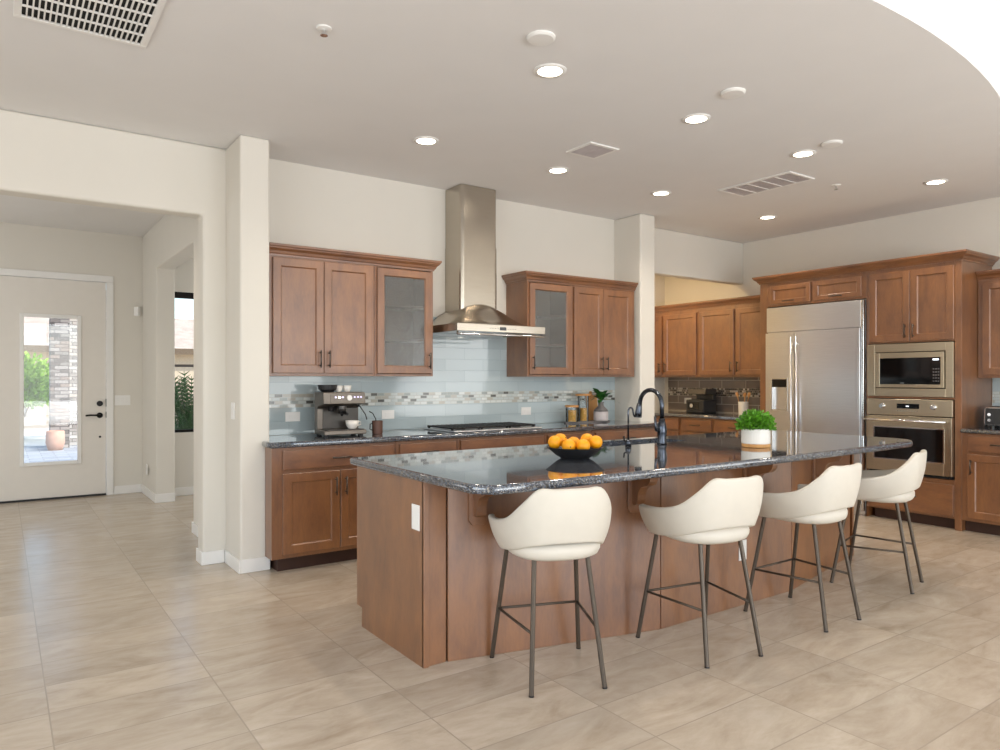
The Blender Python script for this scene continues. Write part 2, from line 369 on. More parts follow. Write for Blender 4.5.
# side room seen through the foyer opening
WX0, WX1, WZ0, WZ1 = 1.62, 3.0, .73, 2.36
bm = NB(); bx(bm, 1.57, WX0, 8.85, 9.0, 0, ZC); bx(bm, WX1, 4.5, 8.85, 9.0, 0, ZC); bx(bm, WX0, WX1, 8.85, 9.0, 0, WZ0); bx(bm, WX0, WX1, 8.85, 9.0, WZ1, ZC)
struct('wall_side_room', bm, 'wall')
struct('wall_side_room_end', bx(NB(), 4.35, 4.5, 7.1, 8.85, 0, ZC), 'wall')
bm = NB(); bx(bm, WX0, WX1, 8.88, 8.93, WZ1 - .07, WZ1); bx(bm, WX0, WX1, 8.88, 8.93, WZ0, WZ0 + .03); bx(bm, WX0, WX0 + .02, 8.88, 8.93, WZ0, WZ1); bx(bm, WX1 - .04, WX1, 8.88, 8.93, WZ0, WZ1)
wf = struct('window_2', bm, 'blk')
obj('mid_rail', bx(NB(), WX0 + .02, WX1 - .04, 8.885, 8.925, 1.49, 1.52), 'greyvase', wf)
obj('pane', bx(NB(), WX0 + .01, WX1 - .01, 8.90, 8.905, WZ0 + .01, WZ1 - .01), 'glass', wf)
# baseboards
def bb(name, segs, **k):
    bm = NB()
    for s_ in segs: bx(bm, *s_, 0, .095)
    struct(name, bm, 'trim', bevel=.004, **k)
bb('baseboard_left', [(1.191, 1.350, 5.438, 5.45), (1.191, 1.203, 5.45, 5.62)])
bb('baseboard_pillar', [(1.350, 1.362, 5.051, 5.438), (1.362, 1.567, 5.051, 5.063)])
bb('baseboard_foyer_right', [(1.378, 1.39, 5.63, 6.672), (1.39, 1.58, 6.66, 6.672), (1.378, 1.39, 8.468, 9.387), (1.39, 1.58, 8.468, 8.48)])
bb('baseboard_front', [(1.09, 1.39, 9.388, 9.4)])
bb('baseboard_right_pillar', [(5.35, 5.597, 5.108, 5.12), (5.585, 5.597, 5.12, 5.66)])
bb('baseboard_side_room', [(1.59, 4.35, 8.838, 8.85)])
# backsplashes
BSY = YR - .008
bm = NB(); bx(bm, 1.568, 5.366, BSY, YR, .915, 1.126); bx(bm, 1.568, 5.366, BSY, YR, 1.233, 1.40); bx(bm, 2.90, 3.99, BSY, YR, 1.40, 1.90)
struct('trim_1', bm, 'tile_blue')
struct('trim_2', bx(NB(), 1.568, 5.366, BSY - .001, YR, 1.126, 1.233), 'mosaic')
bm = NB(); bx(bm, XW - .008, XW, 4.85, 6.74, .915, 1.126); bx(bm, XW - .008, XW, 4.85, 6.74, 1.233, 1.40)
struct('trim_3', bm, 'tile_taupe')
struct('trim_4', bx(NB(), XW - .009, XW, 4.85, 6.74, 1.126, 1.233), 'mosaic_taupe')
bm = NB(); bx(bm, XW - .008, XW, 1.0, 2.785, .915, 1.126); bx(bm, XW - .008, XW, 1.0, 2.785, 1.233, 1.40)
struct('trim_5', bm, 'tile_blue_side')
struct('trim_6', bx(NB(), XW - .009, XW, 1.0, 2.785, 1.126, 1.233), 'mosaic_side')

# front door
bm = NB(); bx(bm, -.15, -.10, 9.385, 9.4, 0, 2.54)
bm.free(); d = NB(); bx(d, -.17, -.10, 9.382, 9.43, 0, 2.474); bx(d, 1.012, 1.085, 9.382, 9.43, 0, 2.474); bx(d, -.17, 1.085, 9.382, 9.43, 2.475, 2.55)
struct('trim_7', d, 'trim', bevel=.005)
bm = NB(); DX0, DX1 = -.095, 1.008
bx(bm, DX0, .205, 9.405, 9.45, .02, 2.47); bx(bm, .731, DX1, 9.405, 9.45, .02, 2.47); bx(bm, .205, .731, 9.405, 9.45, .02, .415); bx(bm, .205, .731, 9.405, 9.45, 2.045, 2.47)
door = struct('door_1', bm, 'door')
bm = NB()
for a in ((.175, .215, .385, 2.075), (.721, .761, .385, 2.075)): bx(bm, a[0], a[1], 9.388, 9.408, a[2], a[3])
bx(bm, .215, .721, 9.388, 9.408, .385, .425); bx(bm, .215, .721, 9.388, 9.408, 2.035, 2.075)
obj('glass_frame', bm, 'trim', door, bevel=.006)
obj('pane', bx(NB(), .205, .731, 9.42, 9.426, .415, 2.045), 'glass', door)
obj('door_sweep', bx(NB(), DX0, DX1, 9.39, 9.46, .0, .022), 'blk', door)
bm = NB(); disc_y(bm, .945, 9.395, 9.405, .93, .032); tube(bm, [(.945, 9.395, .93), (.945, 9.36, .93), (.85, 9.355, .935), (.80, 9.362, .93)], .011)
obj('door_handle', bm, 'blk', door, smooth=True)
obj('deadbolt', disc_y(NB(), .945, 9.385, 9.405, 1.066, .032), 'blk', door)
obj('viewer_hole', disc_y(NB(), .948, 9.398, 9.405, .68, .012), 'blk', door)
bm = NB(); bx(bm, 1.006, 1.014, 9.39, 9.405, .9, .97); bx(bm, 1.006, 1.014, 9.39, 9.405, 1.03, 1.12)
obj('strike_plate', bm, 'blk', door)

# ------------------------------------------------------------------ cabinets (local frame: u right, v into the cabinet, z up)
def shaker(w, h, u0, z0, glass=False, st=.06):
    bm = NB(); y0 = -.021; y1 = -.001
    def ring(i, y, zi=None): return [bm.verts.new((u0 + i, y, z0 + i)), bm.verts.new((u0 + w - i, y, z0 + i)), bm.verts.new((u0 + w - i, y, z0 + h - i)), bm.verts.new((u0 + i, y, z0 + h - i))]
    def join(a, b):
        for k in range(4): bm.faces.new((a[k], a[(k + 1) % 4], b[(k + 1) % 4], b[k]))
    a = ring(0, y1); b = ring(0, y0 + .003); c = ring(.003, y0); d_ = ring(st, y0); e = ring(st + .008, y0 + .010)
    join(a, b); join(b, c); join(c, d_); join(d_, e)
    if glass:
        f = ring(st + .008, y1); join(e, f); join(f, a)
    else:
        bm.faces.new(e); bm.faces.new(a[::-1])
    return bm
def pull(u, z, vertical=True, L=.13):
    bm = NB(); y = -.052
    if vertical:
        tube(bm, [(u, y, z - L / 2), (u, y, z + L / 2)], .0058, 8)
        for s_ in (-1, 1): tube(bm, [(u, -.020, z + s_ * L * .36), (u, y, z + s_ * L * .36)], .0052, 8)
    else:
        tube(bm, [(u - L / 2, y, z), (u + L / 2, y, z)], .0058, 8)
        for s_ in (-1, 1): tube(bm, [(u + s_ * L * .36, -.020, z), (u + s_ * L * .36, y, z)], .0052, 8)
    return bm
def add_door(root, u0, u1, z0, z1, hu=None, hz=None, glass=False, slab=False, hvert=True, L=.13, st=.06):
    if slab:
        bm = bx(NB(), u0, u1, -.021, -.001, z0, z1); d_ = obj('drawer', bm, 'woodh', root, bevel=.004)
    else:
        nm = 'glass_door' if glass else ('drawer' if (not hvert and z1 - z0 < .3 and False) else 'door')
        d_ = obj(nm, shaker(u1 - u0, z1 - z0, u0, z0, glass, st), 'wood', root)
        if glass: obj('pane', bx(NB(), u0 + st - .004, u1 - st + .004, -.010, -.006, z0 + st - .004, z1 - st + .004), 'seedy', d_)
    if hu is not None: obj('handle', pull(hu, hz, hvert, L), 'bronze', d_, smooth=True)
    return d_
def crown(root, path, z0, h=.082, out=.055, closed_ends=True):
    """path: list of (u,v) points; outward is to the right-hand side of travel"""
    prof = [(0, 0), (.008, 0), (.010, h * .14), (.018, h * .2), (out * .45, h * .42), (out * .8, h * .62), (out * .86, h * .74), (out, h * .8), (out, h), (0, h)]
    bm = NB(); n = len(path); P_ = [Vector((p[0], p[1], 0)) for p in path]; rings = []
    for i in range(n):
        nrm = []
        if i > 0: t = (P_[i] - P_[i - 1]).normalized(); nrm.append(Vector((t.y, -t.x, 0)))
        if i < n - 1: t = (P_[i + 1] - P_[i]).normalized(); nrm.append(Vector((t.y, -t.x, 0)))
        m_ = sum(nrm, Vector()).normalized(); k = 1 / max(.2, m_.dot(nrm[0]))
        rings.append([bm.verts.new(P_[i] + m_ * k * o_ + Vector((0, 0, z0 + z))) for o_, z in prof])
    q = len(prof)
    for a, b in zip(rings, rings[1:]):
        for k in range(q): bm.faces.new((a[k], a[(k + 1) % q], b[(k + 1) % q], b[k]))
    bm.faces.new(rings[0]); bm.faces.new(rings[-1][::-1])
    return bm
def panels(bm, w, dep, z0, z1, t=.018, face=.03):
    bx(bm, 0, t, 0, dep, z0, z1); bx(bm, w - t, w, 0, dep, z0, z1); bx(bm, t, w - t, 0, dep, z0, z0 + t); bx(bm, t, w - t, 0, dep, z1 - t, z1); bx(bm, t, w - t, dep - t, dep, z0 + t, z1 - t)
    return bm

RY = 4.90   # face of range base cabinets
def base_unit(loc, rz, w, label, dep=.585, fronts=(), toe=True, group=None, toe_u=(0, None)):
    t = thing('base_cabinet', label, 'cabinet', loc, rz, group)
    obj('body', bx(NB(), 0, w, 0, dep, .10, .872), 'wood', t, bevel=.002)
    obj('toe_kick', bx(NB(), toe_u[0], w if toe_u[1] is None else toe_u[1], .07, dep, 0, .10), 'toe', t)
    for f in fronts:
        kind, u0, u1, z0, z1 = f[:5]
        if kind == 'drawer': add_door(t, u0, u1, z0, z1, (u0 + u1) / 2, (z0 + z1) / 2, slab=True, hvert=False, L=min(.15, (u1 - u0) * .4))
        elif kind == 'false': add_door(t, u0, u1, z0, z1, slab=True)
        else:
            hu = u1 - .035 if kind == 'doorL' else u0 + .035
            add_door(t, u0, u1, z0, z1, hu, z1 - .11)
    return t
def fr(w, n=2, d0=.03):
    """drawer over door(s)"""
    o_ = [('drawer', d0, w - .02, .716, .852)]
    if n == 1: o_.append(('doorR', d0, w - .02, .128, .69))
    else: o_ += [('doorL', d0, (w + d0 - .02) / 2 - .003, .128, .69), ('doorR', (w + d0 - .02) / 2 + .003, w - .02, .128, .69)]
    return o_
t = base_unit((1.571, RY, 0), 0, .899, 'stained wood base cabinet with drawer and two doors under the espresso machine', fronts=[('drawer', .030, .879, .716, .852), ('doorL', .030, .446, .128, .69), ('doorR', .452, .879, .128, .69)], dep=.59, toe_u=(.02, None))
obj('end_filler', bx(NB(), -.043, -.0005, 0, .145, .10, .872), 'wood', t)
base_unit((2.473, RY, 0), 0, .552, 'narrow wood base cabinet just left of the cooktop', fronts=fr(.552, 1))
base_unit((3.028, RY, 0), 0, .905, 'wood base cabinet directly under the gas cooktop', fronts=[('false', .025, .885, .716, .852), ('doorL', .025, .45, .128, .69), ('doorR', .456, .885, .128, .69)])
base_unit((3.936, RY, 0), 0, .56, 'narrow wood base cabinet just right of the cooktop', fronts=[('drawer', .025, .54, .716, .852), ('drawer', .025, .54, .43, .69), ('drawer', .025, .54, .128, .41)])
base_unit((4.499, RY, 0), 0, .864, 'wood base cabinet under the pasta jars at the pillar end', fronts=fr(.864, 2))
# end filler behind the right pillar front
# range counter
def slab(outline, z0=.872, z1=.914, e=.014, hole=None):
    """stone slab with a rounded edge; outline CCW"""
    bm = NB(); n = len(outline); P_ = [Vector((p[0], p[1], 0)) for p in outline]
    def off(k):
        res = []
        for i in range(n):
            a, b, c = P_[i - 1], P_[i], P_[(i + 1) % n]
            t1 = (b - a).normalized(); t2 = (c - b).normalized(); n1 = Vector((-t1.y, t1.x, 0)); n2 = Vector((-t2.y, t2.x, 0)); m_ = (n1 + n2).normalized()
            res.append(b + m_ * k / max(.3, m_.dot(n1)))
        return res
    prof = [(e, z1), (e * .5, z1 - e * .14), (e * .13, z1 - e * .5), (0, z1 - e), (0, z0 + e), (e * .13, z0 + e * .5), (e * .5, z0 + e * .14), (e, z0)]
    rings = [[bm.verts.new((p.x, p.y, z)) for p in off(o_)] for o_, z in prof]
    for a, b in zip(rings, rings[1:]):
        for k in range(n): f = bm.faces.new((a[k], b[k], b[(k + 1) % n], a[(k + 1) % n])); f.smooth = True
    hr = []
    for ring in (rings[0], rings[-1]):
        ed = [bm.edges.get((ring[k], ring[(k + 1) % n])) for k in range(n)]
        if hole:
            hv = [bm.verts.new((p[0], p[1], ring[0].co.z)) for p in hole]; hr.append(hv)
            ed += [bm.edges.new((hv[k], hv[(k + 1) % len(hv)])) for k in range(len(hv))]
        bmesh.ops.triangle_fill(bm, edges=ed, use_beauty=True)
    if hole:
        for k in range(len(hole)): bm.faces.new((hr[0][k], hr[0][(k + 1) % len(hole)], hr[1][(k + 1) % len(hole)], hr[1][k]))
    return bm
tag(obj('countertop', slab([(1.508, 4.868), (5.455, 4.868), (5.455, 5.11), (5.36, 5.11), (5.36, YR - .011), (1.574, YR - .011), (1.574, 5.055), (1.508, 5.055)]), 'granite'), 'long dark speckled granite countertop along the range wall', 'countertop')

def upper(loc, rz, w, label, doors, dep=.33, z0=1.372, z1=2.262, glass=False, name='wall_cabinet'):
    t = thing(name, label, 'cabinet', loc, rz)
    if glass:
        bm = NB(); panels(bm, w, dep, z0, z1)
        bx(bm, .018, .025 + .0, 0, .02, z0, z1)
        obj('body', bm, 'wood', t)
        for z in (1.66, 1.935): obj('shelf', bx(NB(), .019, w - .019, .012, dep - .02, z, z + .018), 'woodh', t)
    else:
        obj('body', bx(NB(), 0, w, 0, dep, z0, z1), 'wood', t, bevel=.002)
    for d_ in doors: add_door(t, *d_[:4], *d_[4:6], glass=glass, st=.057)
    return t
DZ0, DZ1 = 1.394, 2.236
upper((1.583, 5.17, 0), 0, .84, 'two-door stained wood wall cabinet above the espresso machine', [(.033, .417, DZ0, DZ1, .417 - .033, 1.50), (.421, .818, DZ0, DZ1, .421 + .033, 1.50)])
upper((2.425, 5.17, 0), 0, .53, 'glass-front wood wall cabinet left of the range hood', [(.018, .509, DZ0, DZ1, .509 - .028, 1.50)], glass=True, name='glass_wall_cabinet')
upper((3.945, 5.17, 0), 0, .54, 'glass-front wood wall cabinet right of the range hood', [(.02, .522, DZ0, DZ1, .02 + .028, 1.50)], glass=True, name='glass_wall_cabinet')
upper((4.487, 5.17, 0), 0, .84, 'two-door stained wood wall cabinet beside the white pillar above the jars', [(.013, .391, DZ0, DZ1, .391 - .033, 1.50), (.395, .79, DZ0, DZ1, .395 + .033, 1.50)])
tag(obj('crown_molding', crown(None, [(1.583, 5.17), (2.955, 5.17), (2.955, 5.498)], 2.25), 'woodh'), 'stepped wood crown molding atop the cabinets left of the hood', 'molding')
tag(obj('crown_molding', crown(None, [(3.945, 5.498), (3.945, 5.17), (5.327, 5.17)], 2.25), 'woodh'), 'stepped wood crown molding atop the cabinets right of the hood', 'molding')

# --- side wall run. root rotated -90deg : local u -> -Y, local v -> +X
RZ = R(-90)
def YU(y, y0): return y0 - y
# fridge surround
y0 = 4.83
t = thing('refrigerator_cabinet', 'wood surround with two short doors above the stainless refrigerator', 'cabinet', (6.97, y0, 0), RZ)
bm = NB(); bx(bm, 0, .095, 0, .645, 0, 2.41); bx(bm, 1.195, 1.2, 0, .645, 0, 2.41); bx(bm, .095, 1.195, 0, .645, 2.145, 2.41)
obj('body', bm, 'wood', t, bevel=.002)
for a, b in ((4.692, 4.219), (4.18, 3.679)):
    add_door(t, YU(a, y0), YU(b, y0), 2.168, 2.368, YU((a + b) / 2, y0), 2.195, hvert=False, L=.14, st=.045)
# oven tower
y0 = 3.628
t = thing('oven_cabinet', 'tall wood cabinet housing the microwave and wall oven', 'cabinet', (6.97, y0, 0), RZ)
W_ = y0 - 2.79; bm = NB()
bx(bm, 0, .014, 0, .645, .1, 2.41); bx(bm, W_ - .056, W_, 0, .645, .0, 2.41); bx(bm, .014, W_ - .056, 0, .645, 1.692, 2.41)
bx(bm, .014, W_ - .056, 0, .645, .10, .445); bx(bm, .014, W_ - .056, .55, .645, .445, 1.692)
bx(bm, .014, W_ - .056, .0, .55, 1.166, 1.184)
obj('body', bm, 'wood', t, bevel=.002)
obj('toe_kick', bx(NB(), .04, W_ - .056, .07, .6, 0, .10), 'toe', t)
add_door(t, YU(3.598, y0), YU(3.224, y0), 1.706, 2.369, YU(3.224, y0) - .033, 1.80)
add_door(t, YU(3.217, y0), YU(2.846, y0), 1.706, 2.369, YU(3.217, y0) + .033, 1.80)
add_door(t, YU(3.60, y0), YU(2.851, y0), .118, .402, YU(3.225, y0), .262, slab=True, hvert=False, L=.15)
tag(obj('crown_molding', crown(None, [(0, .645), (0, 0), (2.04, 0), (2.04, .645)], 2.405, .082, .062), 'woodh'), 'tall wood crown molding above the refrigerator and ovens', 'molding')
o = bpy.data.objects[[q.name for q in bpy.data.objects if q.name.startswith('crown_molding')][-1]]
o = [q for q in bpy.data.objects if q.get('label', '').startswith('tall wood crown')][0]; o.location = (6.97, 4.83, 0); o.rotation_euler = (0, 0, RZ)

# right of the tower
RB = [(2.787, .60, 'wood base cabinet at the right edge of the photo beside the oven cabinet', 1), (2.185, .90, 'wood base cabinet second from the oven cabinet', 2)]
for yy, ww, lb, nd in RB: base_unit((6.97, yy, 0), RZ, ww, lb, dep=.64, fronts=fr(ww, nd, .048 if nd == 1 else .02))
tag(obj('countertop', slab([(6.935, 1.27), (7.61, 1.27), (7.61, 2.786), (6.935, 2.786)]), 'granite'), 'dark speckled granite countertop right of the oven cabinet', 'countertop')
t = upper((7.30, 2.787, 0), RZ, .62, 'wood wall cabinet at the right edge of the photo above the toaster', [(.04, .60, 1.386, 2.22, .57, 1.5)], dep=.32, z0=1.36, z1=2.26)
t = upper((7.30, 2.165, 0), RZ, .80, 'two-door wood wall cabinet farther right of the toaster', [(.02, .395, 1.386, 2.22, .36, 1.5), (.40, .78, 1.386, 2.22, .435, 1.5)], dep=.32, z0=1.36, z1=2.26)
cm = tag(obj('crown_molding', crown(None, [(0, 0), (1.42, 0)], 2.245), 'woodh'), 'wood crown molding at the right edge of the photo', 'molding')
cm.location = (7.30, 2.787, 0); cm.rotation_euler = (0, 0, RZ)
# butler pantry run beyond the header
y0 = 6.80
upper((7.30, y0, 0), RZ, .845, 'pantry wall cabinet nearest the far pantry wall', [(.02, .238, 1.40, 2.20, .205, 1.5), (.273, .817, 1.40, 2.20, .305, 1.5)], dep=.32)
upper((7.30, 5.953, 0), RZ, 1.12, 'pantry wall cabinet next to the refrigerator surround', [(.018, .538, 1.40, 2.20, .505, 1.5), (.57, 1.10, 1.40, 2.20, .603, 1.5)], dep=.32)
cm = tag(obj('crown_molding', crown(None, [(0, 0), (1.965, 0)], 2.25), 'woodh'), 'dark wood crown molding over the pantry cabinets', 'molding')
cm.location = (7.30, 6.80, 0); cm.rotation_euler = (0, 0, RZ)
base_unit((6.97, 6.80, 0), RZ, .83, 'pantry base cabinet nearest the far pantry wall', dep=.64, fronts=fr(.83, 2))
base_unit((6.97, 5.968, 0), RZ, .50, 'narrow pantry base cabinet in the middle of the run', dep=.64, fronts=fr(.50, 1))
base_unit((6.97, 5.466, 0), RZ, .63, 'pantry base cabinet next to the refrigerator surround', dep=.64, fronts=fr(.63, 1))
tag(obj('countertop', slab([(6.935, 4.836), (7.61, 4.836), (7.61, 6.805), (6.935, 6.805)]), 'granite'), 'dark speckled granite countertop in the pantry', 'countertop')

# ------------------------------------------------------------------ appliances
# refrigerator: Y 4.73..3.64
y0 = 4.73
t = thing('refrigerator', 'wide built-in stainless side-by-side refrigerator with ice dispenser', 'refrigerator', (6.95, y0, 0), RZ)
W_ = 1.085
obj('body', bx(NB(), .0, W_, .02, .64, .02, 2.135), 'steel', t)
obj('grille_panel', bx(NB(), .004, W_ - .03, -.012, .02, 1.862, 2.13), 'steel', t, bevel=.004)
obj('side_trim', bx(NB(), W_ - .026, W_, -.016, .02, .05, 2.132), 'chrome', t, bevel=.004)
fx = .352
fd = NB(); bx(fd, .004, .078, -.03, .018, .12, 1.85); bx(fd, .266, fx - .003, -.03, .018, .12, 1.85); bx(fd, .078, .266, -.03, .018, .12, 1.015); bx(fd, .078, .266, -.03, .018, 1.352, 1.85); 
fd_ = obj('freezer_door', fd, 'steel', t)
bm = NB(); bx(bm, .074, .084, -.034, .015, 1.01, 1.357); bx(bm, .260, .270, -.034, .015, 1.01, 1.357); bx(bm, .084, .260, -.034, .015, 1.347, 1.357); bx(bm, .084, .260, -.034, .015, 1.01, 1.02)
obj('dispenser_frame', bm, 'chrome', fd_)
obj('dispenser_recess', bx(NB(), .084, .260, .008, .014, 1.02, 1.347), 'steel', fd_)
obj('dispenser_panel', bx(NB(), .084, .260, -.026, .006, 1.262, 1.347), 'blackglass', fd_)
obj('refrigerator_door', bx(NB(), fx + .003, W_ - .03, -.03, .018, .12, 1.85), 'steel', t, bevel=.004)
obj('kick_plate', bx(NB(), .01, W_ - .01, .03, .06, .0, .11), 'steel', t)
for u in (fx - .022, fx + .040):
    bm = NB(); tube(bm, [(u, -.066, .22), (u, -.066, 1.80)], .0095, 12)
    for z in (.3, 1.72): tube(bm, [(u, -.028, z), (u, -.066, z)], .008, 8)
    obj('handle', bm, 'steel', t, smooth=True)
# microwave
y0 = 3.613
t = thing('microwave', 'built-in stainless microwave above the wall oven', 'microwave', (6.95, y0, 0), RZ); W_ = .766
bm = NB(); bx(bm, 0, .072, -.006, .018, 1.186, 1.684); bx(bm, W_ - .062, W_, -.006, .018, 1.186, 1.684); bx(bm, .072, W_ - .062, -.006, .018, 1.186, 1.262); bx(bm, .072, W_ - .062, -.006, .018, 1.606, 1.684)
obj('trim_kit', bm, 'steelw', t, bevel=.002)
obj('body', bx(NB(), .066, W_ - .056, .02, .5, 1.19, 1.68), 'dark', t)
bm = NB(); a, b, c, e = .080, W_ - .070, 1.270, 1.598
bx(bm, a, a + .045, -.02, .016, c, e); bx(bm, b - .03, b, -.02, .016, c, e); bx(bm, a + .045, b - .03, -.02, .016, c, c + .03); bx(bm, a + .045, b - .03, -.02, .016, e - .05, e)
dd = obj('door', bm, 'steelw', t, bevel=.002)
obj('door_glass', bx(NB(), a + .045, b - .112, -.016, .014, c + .03, e - .05), 'blackglass', dd)
obj('badge', bx(NB(), a + .235, a + .27, -.018, -.015, c + .037, c + .046), 'chrome', dd)
cp = obj('control_panel', bx(NB(), b - .11, b - .03, -.016, .014, c + .03, e - .05), 'blackglass', t)
bm = NB()
for r_ in range(5):
    for q in range(3): bx(bm, b - .095 + q * .021, b - .082 + q * .021, -.018, -.0155, c + .055 + r_ * .028, c + .066 + r_ * .028)
obj('buttons', bm, 'greyvase', cp)
obj('display', bx(NB(), b - .096, b - .045, -.0175, -.0155, e - .078, e - .062), 'led', cp)
# wall oven
t = thing('wall_oven', 'built-in stainless wall oven with black glass window', 'oven', (6.95, 3.612, 0), RZ); W_ = .762
obj('body', bx(NB(), .006, W_ - .006, .02, .54, .45, 1.158), 'dark', t)
cp = obj('control_panel', bx(NB(), 0, W_, -.014, .018, 1.008, 1.160), 'steelw', t, bevel=.003)
for u in (.150, .606):
    k = NB(); tube(k, [(u, -.014, 1.092), (u, -.022, 1.092)], .027, 20); tube(k, [(u, -.022, 1.092), (u, -.05, 1.092)], .02, 20); obj('knob', k, 'chrome', cp, bevel=.002)
obj('display', bx(NB(), .282, .482, -.017, -.013, 1.073, 1.118), 'blackglass', cp)
obj('display_digits', bx(NB(), .366, .392, -.0185, -.0165, 1.09, 1.10), 'led', cp)
bm = NB()
for q in range(8): bx(bm, .285 + q * .025, .297 + q * .025, -.0165, -.0135, 1.048, 1.054)
obj('buttons', bm, 'chrome', cp)
bm = NB(); bx(bm, 0, .078, -.03, .018, .478, 1.0); bx(bm, W_ - .068, W_, -.03, .018, .478, 1.0); bx(bm, .078, W_ - .068, -.03, .018, .478, .596); bx(bm, .078, W_ - .068, -.03, .018, .892, 1.0)
dd = obj('door', bm, 'steelw', t, bevel=.002)
obj('door_glass', bx(NB(), .078, W_ - .068, -.027, .014, .596, .892), 'blackglass', dd)
bm = NB()
for a in ((.070, .080, .588, .90), (W_ - .070, W_ - .060, .588, .90)): bx(bm, a[0], a[1], -.034, -.03, a[2], a[3])
bx(bm, .08, W_ - .07, -.034, -.03, .588, .597); bx(bm, .08, W_ - .07, -.034, -.03, .891, .90)
obj('window_bezel', bm, 'chrome', dd)
bm = NB(); tube(bm, [(.0, -.075, .962), (W_ - .03, -.075, .962)], .013, 12)
for u in (.06, W_ - .09): tube(bm, [(u, -.03, .962), (u, -.075, .962)], .01, 8)
obj('handle', bm, 'chrome', dd, smooth=True)
obj('vent_slot', bx(NB(), .02, W_ - .02, .0, .018, .452, .472), 'dark', t)

# ------------------------------------------------------------------ range hood
HX = 3.462
t = thing('range_hood', 'stainless steel chimney range hood with curved canopy over the cooktop', 'range hood', (HX, YR, 0))
bm = NB(); r_ = .03; dx, dy = .19, .27
pts = [(-dx, -.002)] + [(-dx + r_ - r_ * math.cos(a), -dy + r_ - r_ * math.sin(a)) for a in [R(x) for x in (0, 30, 60, 90)]] + [(dx - r_ + r_ * math.sin(a), -dy + r_ - r_ * math.cos(a)) for a in [R(x) for x in (0, 30, 60, 90)]] + [(dx, -.002)]
prism(bm, pts, 1.95, 3.046)
obj('chimney', bm, 'hood', t)
dx2, dy2 = dx + .004, dy + .004
# lower, slightly wider sleeve of the telescoping chimney
pts2 = [(p[0] * 1.02, p[1] * 1.014 - .002 if p[1] < -.01 else p[1]) for p in pts]
obj('chimney_sleeve', prism(NB(), pts2, 1.93, 2.52), 'hood', t)
bm = NB(); NX, NY = 36, 12; HW, HD = .452, .62; z0 = 1.80
def hz(x, yy):
    s_ = max(0, math.cos(x / HW * math.pi / 2)) ** 1.3
    g = min(1, (1 - yy) / .55); g = g * g * (3 - 2 * g)
    return z0 + .004 + s_ * .205 * g
top = [[bm.verts.new((-HW + 2 * HW * i / NX, -.004 - HD * j / NY, hz(-HW + 2 * HW * i / NX, j / NY))) for i in range(NX + 1)] for j in range(NY + 1)]
bot = [[bm.verts.new((v.co.x, v.co.y, z0)) for v in row] for row in top]
for j in range(NY):
    for i in range(NX):
        f = bm.faces.new((top[j][i], top[j + 1][i], top[j + 1][i + 1], top[j][i + 1])); f.smooth = True
        bm.faces.new((bot[j][i], bot[j][i + 1], bot[j + 1][i + 1], bot[j + 1][i]))
for i in range(NX): bm.faces.new((top[0][i], top[0][i + 1], bot[0][i + 1], bot[0][i])); bm.faces.new((top[NY][i], bot[NY][i], bot[NY][i + 1], top[NY][i + 1]))
for j in range(NY): bm.faces.new((top[j][0], bot[j][0], bot[j + 1][0], top[j + 1][0])); bm.faces.new((top[j][NX], top[j + 1][NX], bot[j + 1][NX], bot[j][NX]))
obj('canopy', bm, 'hood', t)
sk = NB(); bx(sk, -HW, HW, -.004 - HD - .006, -HD + .012, 1.742, 1.803); bx(sk, -HW, -HW + .014, -HD + .012, -.004, 1.742, 1.80); bx(sk, HW - .014, HW, -HD + .012, -.004, 1.742, 1.80); bx(sk, -HW + .014, HW - .014, -HD + .012, -.004, 1.775, 1.80)
skm = obj('control_strip', sk, 'hood', t, bevel=.002)
ddp = NB(); bx(ddp, -.032, .032, -HD - .013, -HD - .009, 1.758, 1.786); obj('display', ddp, 'blackglass', skm)
ddp = NB()
for q in (-5, -4, -3, -2, 2, 3, 4, 5): bx(ddp, q * .026 - .003, q * .026 + .003, -HD - .0125, -HD - .0095, 1.768, 1.774)
obj('buttons', ddp, 'dkplastic', skm)
obj('grease_filter', bx(NB(), -.40, .40, -.52, -.06, 1.762, 1.776), 'steel', t)
for s_ in (-.28, .28):
    lp = obj('hood_lamp', lathe(NB(), [(0, 1.758), (.03, 1.758), (.03, 1.764), (0, 1.764)], s_, -.50, 20), 'lamp', t)
bm = NB(); pts = []
for k in range(25):
    a = -1 + 2 * k / 24; pts.append((a * (HW - .02), -HD - .03 - .045 * (1 - a * a), 1.715 + .0 * a))
pts = [(-HW + .02, -HD + .02, 1.715), (-HW + .02, -HD + .02, 1.745)][::-1] + pts + [(HW - .02, -HD + .02, 1.715), (HW - .02, -HD + .02, 1.745)]
tube(bm, pts, .009, 8); obj('rail', bm, 'chrome', t, smooth=True)
for s_ in (-.28, .28):
    light('SPOT', 'hood_bulb', (HX + s_, YR - .50, 1.745), 4.5, (1, .82, .6), (R(-16), 0, 0), spot_size=R(110), spot_blend=.8, shadow_soft_size=.03)

